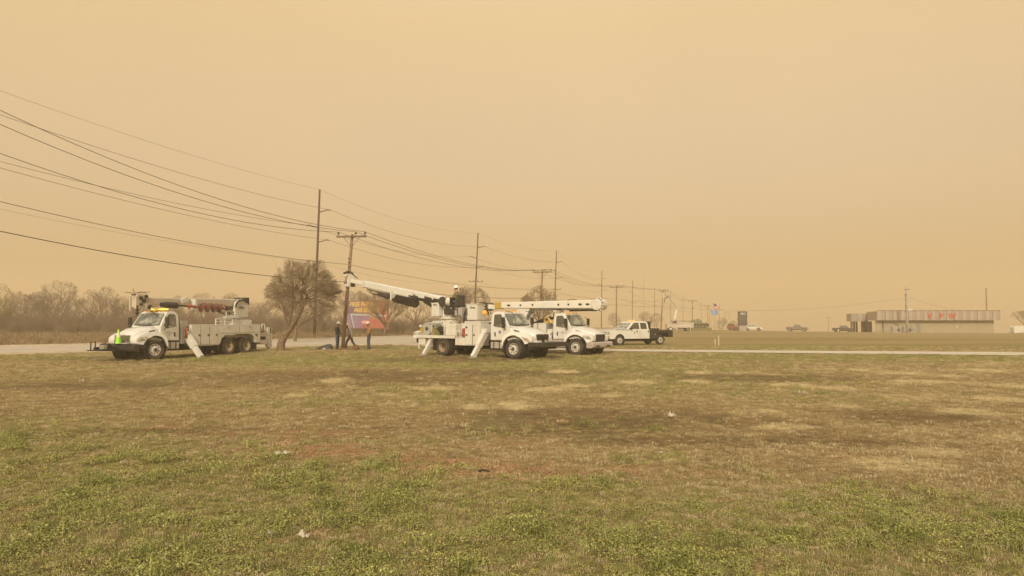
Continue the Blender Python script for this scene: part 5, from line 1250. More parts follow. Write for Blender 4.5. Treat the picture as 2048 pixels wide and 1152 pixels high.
    for s_ in (-1, 1):
        MB().cbox((xf - .02, s_ * (hw - .18), k['belt'] - .25), (.14, .26, .22)).build('headlight', M['lamp'], t, bevel=.03)
        MB().cbox((k['win'][-1][2][0] + .42, s_ * (hw + .12), k['belt'] + .12), (.12, .18, .22)).build('mirror', M['black'], t, bevel=.03)
    u = MB(); u.box(k['L'][0] + .15, xf - .3, -.42, .42, .30, .50)
    for xc in k['wb']: u.tube([(xc, -hw + .1, k['r']), (xc, hw - .1, k['r'])], .06, 6)
    u.build('chassis', M['under'], t)
    if not flat and kind == 'pickup':
        MB().box(-2.68, -.88, -hw + .08, hw - .08, 1.185, 1.19).build('bed', M['under'], t)
    return t
M['farg'] = mat('grey_truck_paint', (.17, .14, .11), .4, coat=.3); M['fart'] = mat('hazed_truck_paint', (.44, .37, .28), .5)  # second paint: far white truck toned tan, distance haze put into the colour
pk = car('pickup_truck', gp(1268, 60.4), R(180 + 25), 'crew', 'white', 'white crew cab pickup with black flatbed and amber roof light beside the big trucks', 'pickup', s=.98, flat=True)
# flatbed of the work pickup
fb = MB(); fb.box(-3.15, -.95, -1.05, 1.05, .98, 1.06); fb.box(-3.15, -3.0, -1.05, 1.05, .62, 1.06); f_ = fb.build('flatbed', M['black'], pk, bevel=.015)
for s_ in (-1, 1):
    MB().prism([(-1.72, .50), (-1.72, 1.02), (-.92, 1.02), (-.92, .50)], s_ * .72, s_ * 1.05).build('side_box', M['black'], pk, bevel=.02)
    MB().prism([(-3.12, .66), (-3.12, 1.20), (-2.98, 1.20), (-1.75, 1.20), (-1.75, 1.06), (-2.55, 1.02), (-2.75, .66)], s_ * .99, s_ * 1.05).build('side_rail', M['black'], pk, bevel=.01)
    MB().box(-1.80, -.93, s_ * .35, s_ * 1.03, 1.06, 1.36).build('tool_box', M['black'], pk, bevel=.02)
    for x in (.38, -.72): MB().cbox((x + .02 if x > 0 else x, s_ * 1.0, 1.10), (.10, .04, .13)).build('handle', M['black'], pk, bevel=.01)
    MB().cbox((-1.35, s_ * 1.06, .86), (.09, .02, .07)).build('latch', M['silver'], pk)
    for x in (.10, -.78): MB().cbox((x, s_ * .983, .92), (.015, .006, .70)).build('door_gap', M['seal'], pk)
    em = MB(); em.add([(.55, s_ * .990, .98), (.70, s_ * .990, 1.12), (.66, s_ * .990, .98)], [(0, 1, 2)]); em.add([(.58, s_ * .990, .95), (.68, s_ * .990, .90), (.72, s_ * .990, .97)], [(0, 1, 2)]); em.build('emblem', M['emblem'], pk)
MB().box(-.98, -.92, -.95, .95, 1.06, 1.92).build('headache_rack', M['black'], pk, bevel=.02)
MB().cbox((.25, 0, 2.0), (.22, .8, .09)).build('lightbar', M['amberdim'], pk, bevel=.04)
MB().box(-2.3, -.9, -.42, .42, .5, .98).build('under_bed', M['under'], pk)

car('pickup_truck', gp(1593.5, 190), R(-28), 'pickup', 'farg', 'grey pickup parked alone on the crest, facing right', 'pickup', s=.96)
car('pickup_truck', gp(1686, 196), R(-6), 'pickup', 'black', 'dark pickup parked beside the columned porch', 'pickup', s=.95)
M['redcar'] = mat('red_car_paint', (.27, .065, .04), .35, coat=.4)
car('car', gp(1470, 176), R(-70), 'suv', 'redcar', 'reddish car half hidden behind the left of the dark sign', 'car', s=.9)
car('car', gp(1505, 180), R(-25), 'car', 'whitebox', 'small white car parked right of the dark sign', 'car', s=1.0)
car('car', gp(874, 66), R(245), 'suv', 'white', 'white car on the road seen over the rear deck of the middle truck', 'car')

# enclosed trailer on the right
tr = empty('box_trailer', gp(2039, 196), R(175)); tag(tr, 'white box trailer cut by the right edge below the low tree', 'trailer')
MB().prism([(-1.9, .45), (-1.9, 2.25), (1.7, 2.25), (2.1, 1.9), (2.1, .45)], -1.0, 1.0).build('body', M['white'], tr, bevel=.06)
MB().tube([(2.1, 0, .45), (3.1, 0, .45)], .05, 6).build('hitch', M['black'], tr)
for s_ in (-1, 1): wheel(tr, -.5, s_ * .98, s_, r=.34, w=.2); quadpoly(MB(), [(x, s_ * 1.003, z) for x, z in ((-1.0, .78), (.0, .78), (.0, .86), (-1.0, .86))], .05, (0, s_, 0)).build('wheel_guard', M['grey'], tr)
wheel(tr, 1.5, -.9, -1, r=.25, w=.15)

# ------------------------------------------------------------------ far bucket truck working at the pole
def far_truck():
    b = gp(1356, 141); t = empty('utility_truck', b, R(178)); tag(t, 'far white bucket truck working at the leaning pole, boom folded up in an elbow', 'utility truck')
    MB().prism([(2.3, .5), (2.3, 1.35), (1.5, 1.45), (1.2, 2.15), (.25, 2.2), (.25, .5)], -1.0, 1.0).build('cab', M['fart'], t, bevel=.05)
    for s_ in (-1, 1): quadpoly(MB(), [(x, s_ * 1.005, z) for x, z in ((.45, 1.45), (.45, 2.0), (1.1, 2.0), (1.4, 1.45))], .01, (0, s_, 0)).build('window', M['darkglass'], t)
    quadpoly(MB(), [(1.51, -.85, 1.48), (1.51, .85, 1.48), (1.24, .8, 2.1), (1.24, -.8, 2.1)], .01, (.9, 0, .4)).build('windshield', M['wind'], t)
    MB().prism([(.2, .62), (.2, 1.55), (-2.7, 1.62), (-2.7, .62)], -1.1, 1.1).build('body', M['fart'], t, bevel=.02)
    for s_ in (-1, 1):
        wheel(t, 1.6, s_ * .9, s_, r=.42, w=.24, hub=False); wheel(t, -1.6, s_ * .9, s_, r=.42, w=.24, rim='rimt', hub=False)
    MB().box(-2.6, 2.2, -.4, .4, .45, .62).build('chassis', M['under'], t)
    MB().tube([(.6, 0, 1.55), (.6, 0, 2.2)], .3, 12).build('turret', M['cream'], t)
    # booms, given in the photograph's plane (truck x runs to the left)
    def q(px, z, y=0): return (-(px - 1356) / F * 141, y, z - b.z)
    mb = beam(MB(), q(1348.5, 2.2), q(1353.5, 4.15), .38, .38, .32, .32); mb.build('lower_boom', M['white'], t, bevel=.02)
    MB().tube([q(1353.8, 4.1), q(1354.6, 4.0)], .28, 12).build('elbow', M['grey'], t)
    MB().tube([q(1353.5, 4.15, .1), q(1343, 5.65, .1), q(1335, 6.75, .1)], [.13, .10, .08], 8).build('upper_boom', M['grey'], t)
    hoses(t, q(1336, 6.6), q(1331, 6.3), 5, .1, 71, .03, .25)
    MB().cbox(q(1327, 6.62, .25), (.62, .6, .95)).build('bucket', M['fart'], t, bevel=.05)
    MB().tube([q(1331, 7.4, .2), q(1330.5, 6.6, .2), q(1329, 5.6, .2), q(1328.5, 5.2, .2)], [.02, .09, .08, .02], 6).build('hanging_tool_bag', M['black'], t)
    MB().tube([q(1360, 1.9), q(1372, 1.9)], .05, 6).build('rail', M['grey'], t)
far_truck()
# pipe barrier loop in front of it
pb_ = MB(); z_ = -.0
for a, c in ((1353.3, 1380.5),):
    A_ = (a - 1366.9) / F * 128; C_ = (c - 1366.9) / F * 128
    pb_.tube([(A_, 0, 0), (A_, 0, .85), (A_ + .12, 0, 1.02), (C_ - .12, 0, 1.12), (C_, 0, .95), (C_, 0, 0)], .07, 8)
o = pb_.build('pipe_barrier', M['white'], loc=gp(1366.9, 128), smooth=True); tag(o, 'white bent pipe barrier in front of the far bucket truck', 'barrier')

# ------------------------------------------------------------------ tank on its plinth
M['armour'] = mat('olive_armour', (.16, .15, .085), .7, var=.2)
M['hedge'] = mat('plinth_green', (.17, .15, .05), .9, var=.3)
def tank():
    d = 150; b = gp(1392, d); t = empty('tank', b + Vector((0, 0, .62)), R(180)); tag(t, 'old olive army tank displayed on a low green plinth, gun pointing left', 'tank')
    o = MB().box(-2.6, 2.2, -1.8, 1.8, -.70, 0).build('plinth', M['hedge'], loc=b + Vector((0, 0, .62)) - Vector((0, 0, .005))); o.rotation_euler = (0, 0, R(180)); tag(o, 'low green plinth under the army tank', 'plinth')
    MB().prism([(2.4, .55), (1.5, .95), (-1.9, .98), (-2.3, .75), (-2.2, .35), (2.1, .35)], -1.0, 1.0).build('hull', M['armour'], t, bevel=.03)
    for s_ in (-1, 1):
        MB().prism([(2.45, .5), (2.1, .1), (1.8, .0), (-1.6, .0), (-2.0, .15), (-2.3, .55), (-2.0, .72), (2.2, .72)], s_ * .98, s_ * 1.4).build('track', M['under'], t, bevel=.03)
        MB().box(-2.2, 2.3, s_ * .95, s_ * 1.45, .74, .80).build('fender', M['armour'], t)
        for k in range(6): MB().lathe([(.22, s_ * 1.36), (.22, s_ * 1.44), (.1, s_ * 1.46)], 12, Matrix.Translation((-1.55 + .62 * k, 0, .28))).build('road_wheel', M['armour'], t)
    MB().loft([[(x * k_ + .1, y * k_, z) for x, y in ((.95, -.4), (.55, -.85), (-.5, -.9), (-1.2, -.6), (-1.2, .6), (-.5, .9), (.55, .85), (.95, .4))] for z, k_ in ((.95, 1.0), (1.3, .95), (1.62, .6))]).build('turret', M['armour'], t, bevel=.03)
    MB().tube([(.9, 0, 1.28), (1.5, 0, 1.30), (4.0, 0, 1.34), (4.25, 0, 1.34)], [.11, .07, .06, .08], 8).build('gun', M['armour'], t)
    MB().lathe([(.3, 0), (.3, .15)], 12, Matrix.Translation((-.3, 0, 1.62)) @ Matrix.Rotation(R(90), 4, 'X')).build('hatch', M['armour'], t)
tank()

# ------------------------------------------------------------------ flags
def flag(px, d, ztop, z0_, z1_, w, m, label, plabel, stars=None, side=1):
    b = gp(px, d); p = MB().tube([(0, 0, 0), (0, 0, ztop - b.z)], [.09, .05], 8).build('flagpole', M['silver'], loc=b); tag(p, plabel, 'flagpole')
    v = []; f = []; nx_, nz_ = 14, 6
    for j in range(nz_ + 1):
        for i in range(nx_ + 1):
            x = i / nx_; z = j / nz_; v.append((side * (x * w * .96 + .05), .18 * math.sin(x * 9 + z) * x, (z0_ - b.z) + (z1_ - z0_) * z - .30 * x - .1 * math.sin(x * 6)))
    q = [(j * (nx_ + 1) + i, j * (nx_ + 1) + i + 1, (j + 1) * (nx_ + 1) + i + 1, (j + 1) * (nx_ + 1) + i) for j in range(nz_) for i in range(nx_)]
    me = bpy.data.meshes.new('flag'); me.from_pydata(v, [], q); me.shade_smooth()
    for mm in m: me.materials.append(mm)
    for k, pl in enumerate(me.polygons):
        i, j = k % nx_, k // nx_
        if len(m) == 3: pl.material_index = 2 if (i < 6 and j >= 3) else j % 2
        else: pl.material_index = 1 if (4 < i < 9 and 1 < j < 5) else 0
    o = bpy.data.objects.new('flag', me); sc.collection.objects.link(o); o.location = b; tag(o, label, 'flag')
flag(1427, 165, 5.9, 4.75, 5.75, 1.45, [mat('flag_red', (.45, .06, .05)), mat('flag_white', (.6, .58, .52)), mat('flag_navy', (.03, .04, .10))], 'striped red and white flag with dark canton, the upper flag', 'thin pole carrying the upper striped flag')
flag(1421.5, 158, 4.6, 3.25, 4.25, 1.5, [mat('flag_blue', (.16, .28, .50)), mat('flag_emblem', (.35, .30, .22))], 'light blue flag with tan emblem, the lower flag', 'thin pole carrying the lower blue flag')

# ------------------------------------------------------------------ roadside sign
M['signd'] = mat('dark_sign', (.065, .05, .04), .5); M['signg'] = mat('sign_panel', (.085, .075, .06), .5); M['signl'] = mat('sign_letter', (.62, .58, .52), .4); M['stone'] = mat('sign_base', (.34, .29, .25), .8)
b = gp(1484.5, 150); sg = empty('monument_sign', b, 0); tag(sg, 'tall dark roadside sign with white lettering on a pale base', 'sign')
MB().box(-.92, .92, -.2, .2, 1.05, 4.0).build('panel', M['signd'], sg, bevel=.03)
for z0_, z1_, m_ in ((3.25, 3.9, 'signd'), (2.05, 3.15, 'signg'), (1.1, 1.95, 'signd')): MB().box(-.82, .82, -.23, -.21, z0_, z1_).build('face', M[m_], sg)
MB().box(-1.02, -.92, -.12, .12, 2.15, 2.5).build('bracket', M['signd'], sg); MB().box(-.72, .72, -.35, .35, 0, 1.1).build('base', M['stone'], sg, bevel=.03)
text('ARC', .52, M['signl'], sg, loc=(0, -.24, 3.36), bold=.02)

# ------------------------------------------------------------------ billboard
def bbmat():
    m = bpy.data.materials.new('billboard_print'); m.use_nodes = True; nt = m.node_tree; b = nt.nodes['Principled BSDF']; b.inputs['Roughness'].default_value = .5
    tcn = N(nt, 'ShaderNodeTexCoord'); sp = N(nt, 'ShaderNodeSeparateXYZ'); nt.links.new(tcn.outputs['Object'], sp.inputs[0])
    r_ = N(nt, 'ShaderNodeMapRange'); r_.inputs[1].default_value = -2.9; r_.inputs[2].default_value = 2.9; nt.links.new(sp.outputs['X'], r_.inputs[0])
    c = N(nt, 'ShaderNodeValToRGB'); e = c.color_ramp.elements; e[0].color = (.10, .06, .12, 1); e[1].color = (.38, .10, .05, 1)
    k = e.new(.28); k.color = (.16, .09, .12, 1); k = e.new(.52); k.color = (.32, .15, .05, 1); nt.links.new(r_.outputs[0], c.inputs[0]); nt.links.new(c.outputs[0], b.inputs['Base Color']); return m
b = gp(727, 97); b = b + Vector((.35, 0, -.36)); bb = empty('billboard', b, R(4)); bb.scale = (1, 1, 1.32); tag(bb, 'purple and orange billboard with yellow FREE lettering behind the crew', 'billboard')
zb_ = .98
MB().box(-2.95, 2.95, -.08, .08, zb_, 3.72).build('panel', bbmat(), bb)
MB().box(-3.05, 3.05, -.14, .14, zb_ - .12, zb_ - .005).build('frame', M['rust'], bb)
for x in (-2.7, -.15, 2.2): MB().box(x - .09, x + .09, .1, .3, -.3, zb_ + .5).build('post', M['wooddark'], bb)
M['bby'] = mat('billboard_yellow', (.62, .42, .07), .5); M['bbg'] = mat('billboard_grey', (.36, .40, .38), .5); M['bbv'] = mat('billboard_lilac', (.24, .14, .22), .5); M['bbr'] = mat('billboard_red', (.36, .09, .06), .5); M['bbp'] = mat('billboard_pink', (.70, .32, .30), .5); M['bbd'] = mat('billboard_dark', (.05, .02, .05), .5)
text('FREE PHONE', .62, M['bby'], bb, loc=(-2.15, -.085, 3.14), shear=.2, bold=.02, align='LEFT', ext=.004)
text('FREE SERVICE', .52, M['bby'], bb, loc=(-1.55, -.085, 2.58), shear=.2, bold=.02, align='LEFT', ext=.004)
def bbq(pts, m, e=.086, nm='printed_shape'): quadpoly(MB(), [(x, -e, z) for x, z in pts], .004, (0, -1, 0)).build(nm, M[m], bb)
bbq([(-2.93, 1.0), (-2.93, 2.30), (-2.1, 2.35), (-1.75, 1.0)], 'bbv')
bbq([(-2.0, 2.25), (2.6, 2.12), (2.6, 2.30), (-2.05, 2.42)], 'bbg'); bbq([(-2.0, 2.25), (-1.8, 2.24), (-1.45, 1.02), (-1.6, 1.02)], 'bbg')
bbq([(-1.75, 2.18), (.4, 2.12), (1.0, 1.02), (-1.4, 1.02)], 'bbv', .084); bbq([(.0, 1.75), (2.3, 2.05), (2.9, 1.5), (2.9, 1.02), (-.6, 1.02)], 'bbr', .088)
bbq([(-.55, 1.45), (.42, 1.45), (.42, 1.72), (-.55, 1.72)], 'bbp', .094); bbq([(-2.9, 1.0), (-2.75, 1.5), (-2.35, 1.5), (-2.1, 1.0)], 'bby', .092)
bbq([(-2.93, 2.4), (-2.93, 3.4), (-2.72, 3.5), (-2.5, 3.0), (-2.65, 2.42)], 'bbd', .087); bbq([(-2.90, 2.6), (-2.88, 3.2), (-2.66, 3.2), (-2.62, 2.9), (-2.7, 2.6)], 'bby', .092)

# ------------------------------------------------------------------ low hall with VFW fascia
M['fasc1'] = mat('fascia_tan', (.36, .30, .24), .7, var=.06); M['fasc2'] = mat('fascia_brown', (.30, .245, .19), .7, var=.06)
M['hallwall'] = mat('hall_wall', (.35, .30, .20), .85, var=.07, scale=.5, dirt=.25); M['trim'] = mat('dark_trim', (.12, .08, .05), .7); M['vfw'] = mat('red_letters', (.50, .06, .035), .5)
M['brickcol'] = mat('porch_column', (.14, .08, .055), .8, var=.2); M['coldoor'] = mat('hall_door', (.24, .22, .19), .7); M['hallfoot'] = mat('hall_base', (.42, .36, .24), .85)
def hall():
    d = 139.0; xl = (1755 - 1024) / F * d; xr = (2000 - 1024) / F * d; zb = Hf(80, 139); zt = 3.72; zf = 1.94
    t = empty('hall', (xl, d, 0), R(0)); tag(t, 'long low tan hall with ribbed fascia and red VFW letters', 'building')
    W = xr - xl
    def foot(a, b, c, e, f, g, h, i, z0_, z1_): return MB().loft([[(a, b, z), (c, e, z), (f, g, z), (h, i, z)] for z in (z0_, z1_)])
    foot(.25, 1.2, W - .5, 1.2, W + 1.2, 17, 9.8, 17, zb - 1.0, zf + .1).build('wall', M['hallwall'], t)
    foot(0, .08, W, .08, W + 1.8, 18, 9.4, 18, zf, zt - .1).build('roof', M['fasc2'], t)
    MB().box(-.04, W + .04, -.06, .10, zt - .02, zt + .09).build('roof_trim', M['trim'], t)
    n = 32; pan = [MB().box(-W / n / 2 + .02, W / n / 2 - .02, -.07, .0, zf, zt - .025), MB().box(-W / n / 2 + .02, W / n / 2 - .02, -.03, .04, zf + .005, zt - .025)]
    pm = []
    for k in range(2):
        me = bpy.data.meshes.new('fascia_panel'); me.from_pydata(pan[k].v, [], pan[k].f); me.materials.append(M['fasc1' if k == 0 else 'fasc2']); pm.append(me)
    for i in range(n):
        o = bpy.data.objects.new('fascia_panel', pm[i % 2]); sc.collection.objects.link(o); o.parent = t; o.location = (W * (i + .5) / n, 0, 0)
    # letters
    for ch, px in (('V', 1858), ('F', 1880.5), ('W', 1903)):
        text(ch, 1.38, M['vfw'], t, name='letter', loc=((px - 1024) / F * d - xl, -.12, 2.28), bold=.03, ext=.05)
    # chamfered corner and porch reaching back to the left
    A_ = Vector((0, 0, 0)); d2 = 158.0; B_ = Vector(((1735 - 1024) / F * d2 - xl, d2 - d, 0)); C_ = Vector(((1704 - 1024) / F * d2 - xl, d2 - d, 0)); D_ = Vector(((1694 - 1024) / F * 166 - xl, 166 - d, 0))
    def wallseg(a, b, z0_, z1_, m, nm, th=.15):
        u = (b - a); L = u.length; ang = math.atan2(u.y, u.x); T = Matrix.Translation(a) @ Matrix.Rotation(ang, 4, 'Z')
        return MB().box(0, L, -th, 0, z0_, z1_, T).build(nm, M[m], t)
    zp0, zp1 = 1.68, 3.38
    # sloping line of the chamfer is perspective only: same heights as the hall
    for a, c, m_ in ((A_, B_, 'fasc1'), (B_, C_, 'fasc2'), (C_, D_, 'fasc1')):
        u = c - a; k = max(2, int(u.length / 1.0))
        if m_ == 'fasc1': wallseg(c, a, zp0 if a is not A_ else zf - .02, zp1 if a is not A_ else zt - .05, m_, 'porch_fascia')
        else:
            for i in range(k): wallseg(a.lerp(c, (i + .97) / k), a.lerp(c, (i + .03) / k), zp0, zp1, 'fasc1' if i % 2 else 'fasc2', 'fascia_panel', .12 + .05 * (i % 2))
    pr = MB(); pr.add([(B_.x, B_.y, zp1), (C_.x, C_.y, zp1), (D_.x, D_.y, zp1), (D_.x + 6, D_.y + 5, zp1), (A_.x + 9.4, A_.y + 18, zp1), (A_.x + .5, A_.y + .5, zp1)], [(0, 1, 2, 3, 4, 5)]); pr.build('porch_roof', M['fasc2'], t)
    pr = MB(); pr.add([(B_.x, B_.y, zp0 + .1), (C_.x, C_.y, zp0 + .1), (D_.x, D_.y, zp0 + .1), (D_.x + 6, D_.y + 5, zp0 + .1), (A_.x + 9.4, A_.y + 18, zp0 + .1), (A_.x + .5, A_.y + .5, zp0 + .1)], [(0, 1, 2, 3, 4, 5)]); pr.build('porch_ceiling', M['trim'], t)
    for px, dd in ((1703, 159), (1708, 162), (1713, 165)):
        x = (px - 1024) / F * dd - xl; MB().box(x - .16, x + .16, dd - d, dd - d + .3, -1.5, 1.7).build('column', M['brickcol'], t)
    for px, dd in ((1726, 159.5), (1730, 163), (1735, 159.0), (1740, 155)):
        x = (px - 1024) / F * dd - xl; MB().box(x - .30, x + .30, dd - d, dd - d + .5, -1.5, 1.7).build('column', M['brickcol'], t)
    wallseg(Vector((B_.x + 1.2, B_.y - 1.5, 0)), Vector((.3, 1.3, 0)), -1.2, zf, 'hallwall', 'wall')
    MB().cbox(((1819 - 1024) / F * 142 - xl, 3, zt + .12), (.9, .6, .35)).build('roof_unit', M['white'], t, bevel=.05)
    # down pipe, door, lamp
    x = (1764 - 1024) / F * 140.2 - xl; MB().box(x - .10, x + .10, 1.02, 1.18, zb - .5, zf).build('downpipe', M['trim'], t)
    x0, x1 = (1832 - 1024) / F * 140.2 - xl, (1839.5 - 1024) / F * 140.2 - xl; MB().box(x0, x1, 1.14, 1.19, zb - .5, 1.55).build('door', M['coldoor'], t)
    x = (1912 - 1024) / F * 140.2 - xl; MB().tube([(x, 1.18, .72), (x, 1.05, .72)], .16, 12).build('wall_lamp', M['white'], t)
    # rail and fenced plant in front
    rl = MB()
    for px in range(1744, 1786, 5): x = (px - 1024) / F * 137 - xl; rl.tube([(x, -2, -.9), (x, -2, .35)], .03, 5)
    rl.tube([((1744 - 1024) / F * 137 - xl, -2, .35), ((1786 - 1024) / F * 137 - xl, -2, .35)], .03, 5); o = rl.build('handrail', M['grey'], loc=(xl, d, 0)); tag(o, 'low grey handrail in front of the hall by the downpipe', 'handrail')
    for px, w_, h_, m_, lab in ((1789, .85, 1.25, 'grey', 'leftmost grey air conditioning cabinet before the hall'), (1796, .55, 1.0, 'stone', 'air conditioning unit with dark round fan before the hall'), (1803, .75, 1.15, 'grey', 'grey cabinet just left of the pole before the hall'),
                                (1819, .6, 1.0, 'stone', 'pale cabinet just right of the pole before the hall'), (1826, .55, 1.15, 'grey', 'slim grey cabinet nearest the hall door')):
        bse = gp(px, 136.5); c_ = empty('air_conditioner', bse); tag(c_, lab, 'air conditioner', 'cooling units in front of the hall')
        MB().box(-w_ / 2, w_ / 2, 0, .8, -.3, h_).build('casing', M[m_], c_, bevel=.03)
        for k in range(5): MB().box(-w_ / 2 + .06 + k * (w_ - .12) / 5, -w_ / 2 + .08 + k * (w_ - .12) / 5, -.02, -.005, .1, h_ - .1).build('grille_bar', M['trim'], c_)
        if px in (1796, 1819): MB().tube([(0, -.015, h_ * .5), (0, -.04, h_ * .5)], .24, 14).build('fan', M['black'], c_)
hall()
# poles by the hall
b = gp(1813.5, 134); pl = empty('utility_pole', b); tag(pl, 'grey weathered utility pole in front of the hall with cabinets at its foot', 'utility pole')
MB().tube([(0, 0, -.3), (-.02, 0, 4.4), (-.05, 0, 8.4)], [.24, .20, .11], 10).build('pole', M['grey'], pl, smooth=True)
mb = MB(); mb.box(-.55, .45, -.2, -.1, 7.75, 7.85); mb.build('crossarm', M['arm'], pl)
mb = MB(); mb.tube([(-.32, -.2, 3.6), (-.28, -.2, 5.8), (-.30, -.2, 7.2)], .05, 6)
for z in (3.8, 4.8, 5.9, 6.8): mb.cbox((-.24, -.15, z), (.35, .1, .12))
mb.build('conduit', M['steelarm'], pl)
b = gp(1973, 172); o = MB().tube([(0, 0, -.3), (0, 0, 10.6)], [.17, .14], 10).build('wooden_pole', M['wood'], loc=b); tag(o, 'bare pole rising behind the right end of the hall roof', 'utility pole')
catenary([gp(1813.5, 134) + Vector((-.3, 0, 6.3)), Vector((22, 150, 6.0))], [2.2], .012, label='faint service wire running left from the pole by the hall')
catenary([gp(1813.5, 134) + Vector((.3, 0, 6.4)), gp(1973, 172) + Vector((0, 0, 4.6))], [.6], .012, label='faint service wire running right over the hall roof')
# marker stakes
for px, d, h_, lab in ((1429.3, 60, .45, 'short white marker stake in the grass beyond the driveway'), (1436.5, 58.5, .75, 'tall thin pale marker stake beyond the driveway')):
    o = MB().box(-.022, .022, -.015, .015, -.05, h_).build('marker_stake', M['conew' if h_ > .5 else 'white'], loc=gp(px, d)); tag(o, lab, 'stake')

# ------------------------------------------------------------------ people
M['skin'] = mat('skin', (.42, .22, .14), .6); M['hat'] = mat('hard_hat', (.76, .75, .68), .3)
M['hair'] = mat('dark_hair', (.03, .02, .015), .8)
def cloth(n, c): M[n] = mat(n, c, .9, var=.12, scale=9, bump=.3)
cloth('navy_jacket', (.022, .024, .040)); cloth('blue_jeans', (.07, .085, .10)); cloth('grey_sweater', (.42, .39, .35)); cloth('black_trousers', (.028, .022, .020)); cloth('tan_jacket', (.33, .17, .06)); cloth('khaki_shirt', (.20, .155, .085)); cloth('boots', (.06, .045, .03)); cloth('glove', (.40, .36, .30)); cloth('dark_jeans', (.055, .062, .08))
def person(loc, rz, J, top, bottom, label, shoes='boots', hand='skin', beard=True, head_tilt=0.0, scale=1.0):
    """J: joints in metres, local x = forward, y = left"""
    root = empty('person', loc, rz); tag(root, label, 'person'); root.scale = (scale * 1.04,) * 3
    V = []; E = []; Rr = []; reg = []
    def add(p, r, parent=None, rg_='top'):
        V.append(tuple(p)); Rr.append(r); reg.append(rg_)
        if parent is not None: E.append((parent, len(V) - 1))
        return len(V) - 1
    pel = add(J['pelvis'], (.155, .115), None, 'bottom'); P_, C_, N_, Hd = [Vector(J[k]) for k in ('pelvis', 'chest', 'neck', 'head')]
    w_ = add(P_.lerp(C_, .45), (.145, .11), pel); ch = add(C_, (.19, .125), w_); up = add(C_.lerp(N_, .62), (.15, .10), ch)
    nk = add(N_, (.058, .058), up, 'skin'); hd = add(Hd, (.088, .100), nk, 'skin'); ht = add(Hd + Vector((0, 0, .09)), (.075, .085), hd, 'skin')
    fw = Vector((1, 0, 0))
    for s_, k in ((1, 'l'), (-1, 'r')):
        sh = add(J['sh' + k], (.075, .072), up); el_ = add(J['el' + k], (.052, .052), sh); wr = add(J['wr' + k], (.033, .030), el_, 'top')
        d = (Vector(J['wr' + k]) - Vector(J['el' + k])).normalized(); pl = add(Vector(J['wr' + k]) + d * .07, (.036, .024), wr, 'hand')
        hp = add(J['hip' + k], (.098, .098), pel, 'bottom'); kn = add(J['kn' + k], (.066, .066), hp, 'bottom'); an = add(J['an' + k], (.048, .048), kn, 'bottom')
        hl = add(Vector(J['an' + k]) + Vector((-.02, 0, -.055)), (.045, .04), an, 'shoes'); to_ = add(Vector(J['an' + k]) + Vector((.14, 0, -.065)), (.042, .03), hl, 'shoes')
    me = bpy.data.meshes.new('body'); me.from_pydata(V, E, []); o = bpy.data.objects.new('body', me); sc.collection.objects.link(o)
    md = o.modifiers.new('skin', 'SKIN'); md.use_smooth_shade = True; md.branch_smoothing = .6
    for i, sv in enumerate(me.skin_vertices[0].data): sv.radius = (Rr[i][0] * 1.13, Rr[i][1] * 1.13); sv.use_root = (i == 0)
    sb = o.modifiers.new('sub', 'SUBSURF'); sb.levels = 1; sb.render_levels = 1
    dg = bpy.context.evaluated_depsgraph_get(); dg.update(); nm = bpy.data.meshes.new_from_object(o.evaluated_get(dg))
    sc.collection.objects.unlink(o); bpy.data.objects.remove(o)
    mats = ['skin', top, bottom, shoes, hand]; nm.materials.clear()
    for q in mats: nm.materials.append(M[q])
    mi = dict(skin=0, top=1, bottom=2, shoes=3, hand=4); VV = [Vector(v) for v in V]
    bones = [(VV[a], VV[b], reg[b], reg[a]) for a, b in E]
    for p in nm.polygons:
        c = p.center; best = None
        for a, b, rb_, ra_ in bones:
            ab = b - a; t_ = max(0, min(1, (c - a).dot(ab) / ab.length_squared)); dd = (a + ab * t_ - c).length
            if best is None or dd < best[0]: best = (dd, (rb_ if t_ > .25 else ra_) if rb_ != 'hand' else ('hand' if t_ > .1 else ra_))
        if c.z < P_.z + .06 and best[1] == 'top' and abs(c.y - P_.y) < .2 and c.z > P_.z - .12 and (c.xy - P_.xy).length < .2: best = (0, 'top' if c.z > P_.z - .04 else 'bottom')
        p.material_index = mi[best[1]]
    nm.shade_smooth(); b_ = bpy.data.objects.new('body', nm); sc.collection.objects.link(b_); b_.parent = root
    # fingers
    fg = MB()
    for k, s_ in (('l', 1), ('r', -1)):
        w_ = Vector(J['wr' + k]); d = (w_ - Vector(J['el' + k])).normalized(); sd = Vector((0, 0, 1)).cross(d)
        sd = sd.normalized() if sd.length > .2 else Vector((1, 0, 0)); cu = d.cross(sd)
        for q, L in enumerate((.070, .080, .075, .060)):
            a = w_ + d * .085 + sd * (.027 - .018 * q); fg.tube([a, a + d * L * .5 + cu * .008, a + d * L * .9 + cu * .03], [.0095, .0088, .007], 6)
        a = w_ + d * .03 + sd * .03; fg.tube([a, a + sd * .03 + d * .03, a + sd * .035 + d * .06], [.011, .010, .008], 6)
    fg.build('fingers', M[hand], b_, smooth=True) if False else fg.build('fingers', M[hand], root, smooth=True)
    # head details
    T = Matrix.Translation(Hd + Vector((0, 0, .04))) @ Matrix.Rotation(head_tilt, 4, 'Y')
    hm = []
    for a_ in range(0, 91, 15): hm.append((a_, math.cos(R(a_)), math.sin(R(a_))))
    secs = [[tuple(T @ Vector((.150 * math.cos(k * .3927), .135 * math.sin(k * .3927), .04))) for k in range(16)], [tuple(T @ Vector((.125 * math.cos(k * .3927), .112 * math.sin(k * .3927), .055))) for k in range(16)]]
    for a_, c, s_ in hm: secs.append([tuple(T @ Vector((.122 * max(c, .03) * math.cos(k * .3927), .110 * max(c, .03) * math.sin(k * .3927), .06 + .125 * s_))) for k in range(16)])
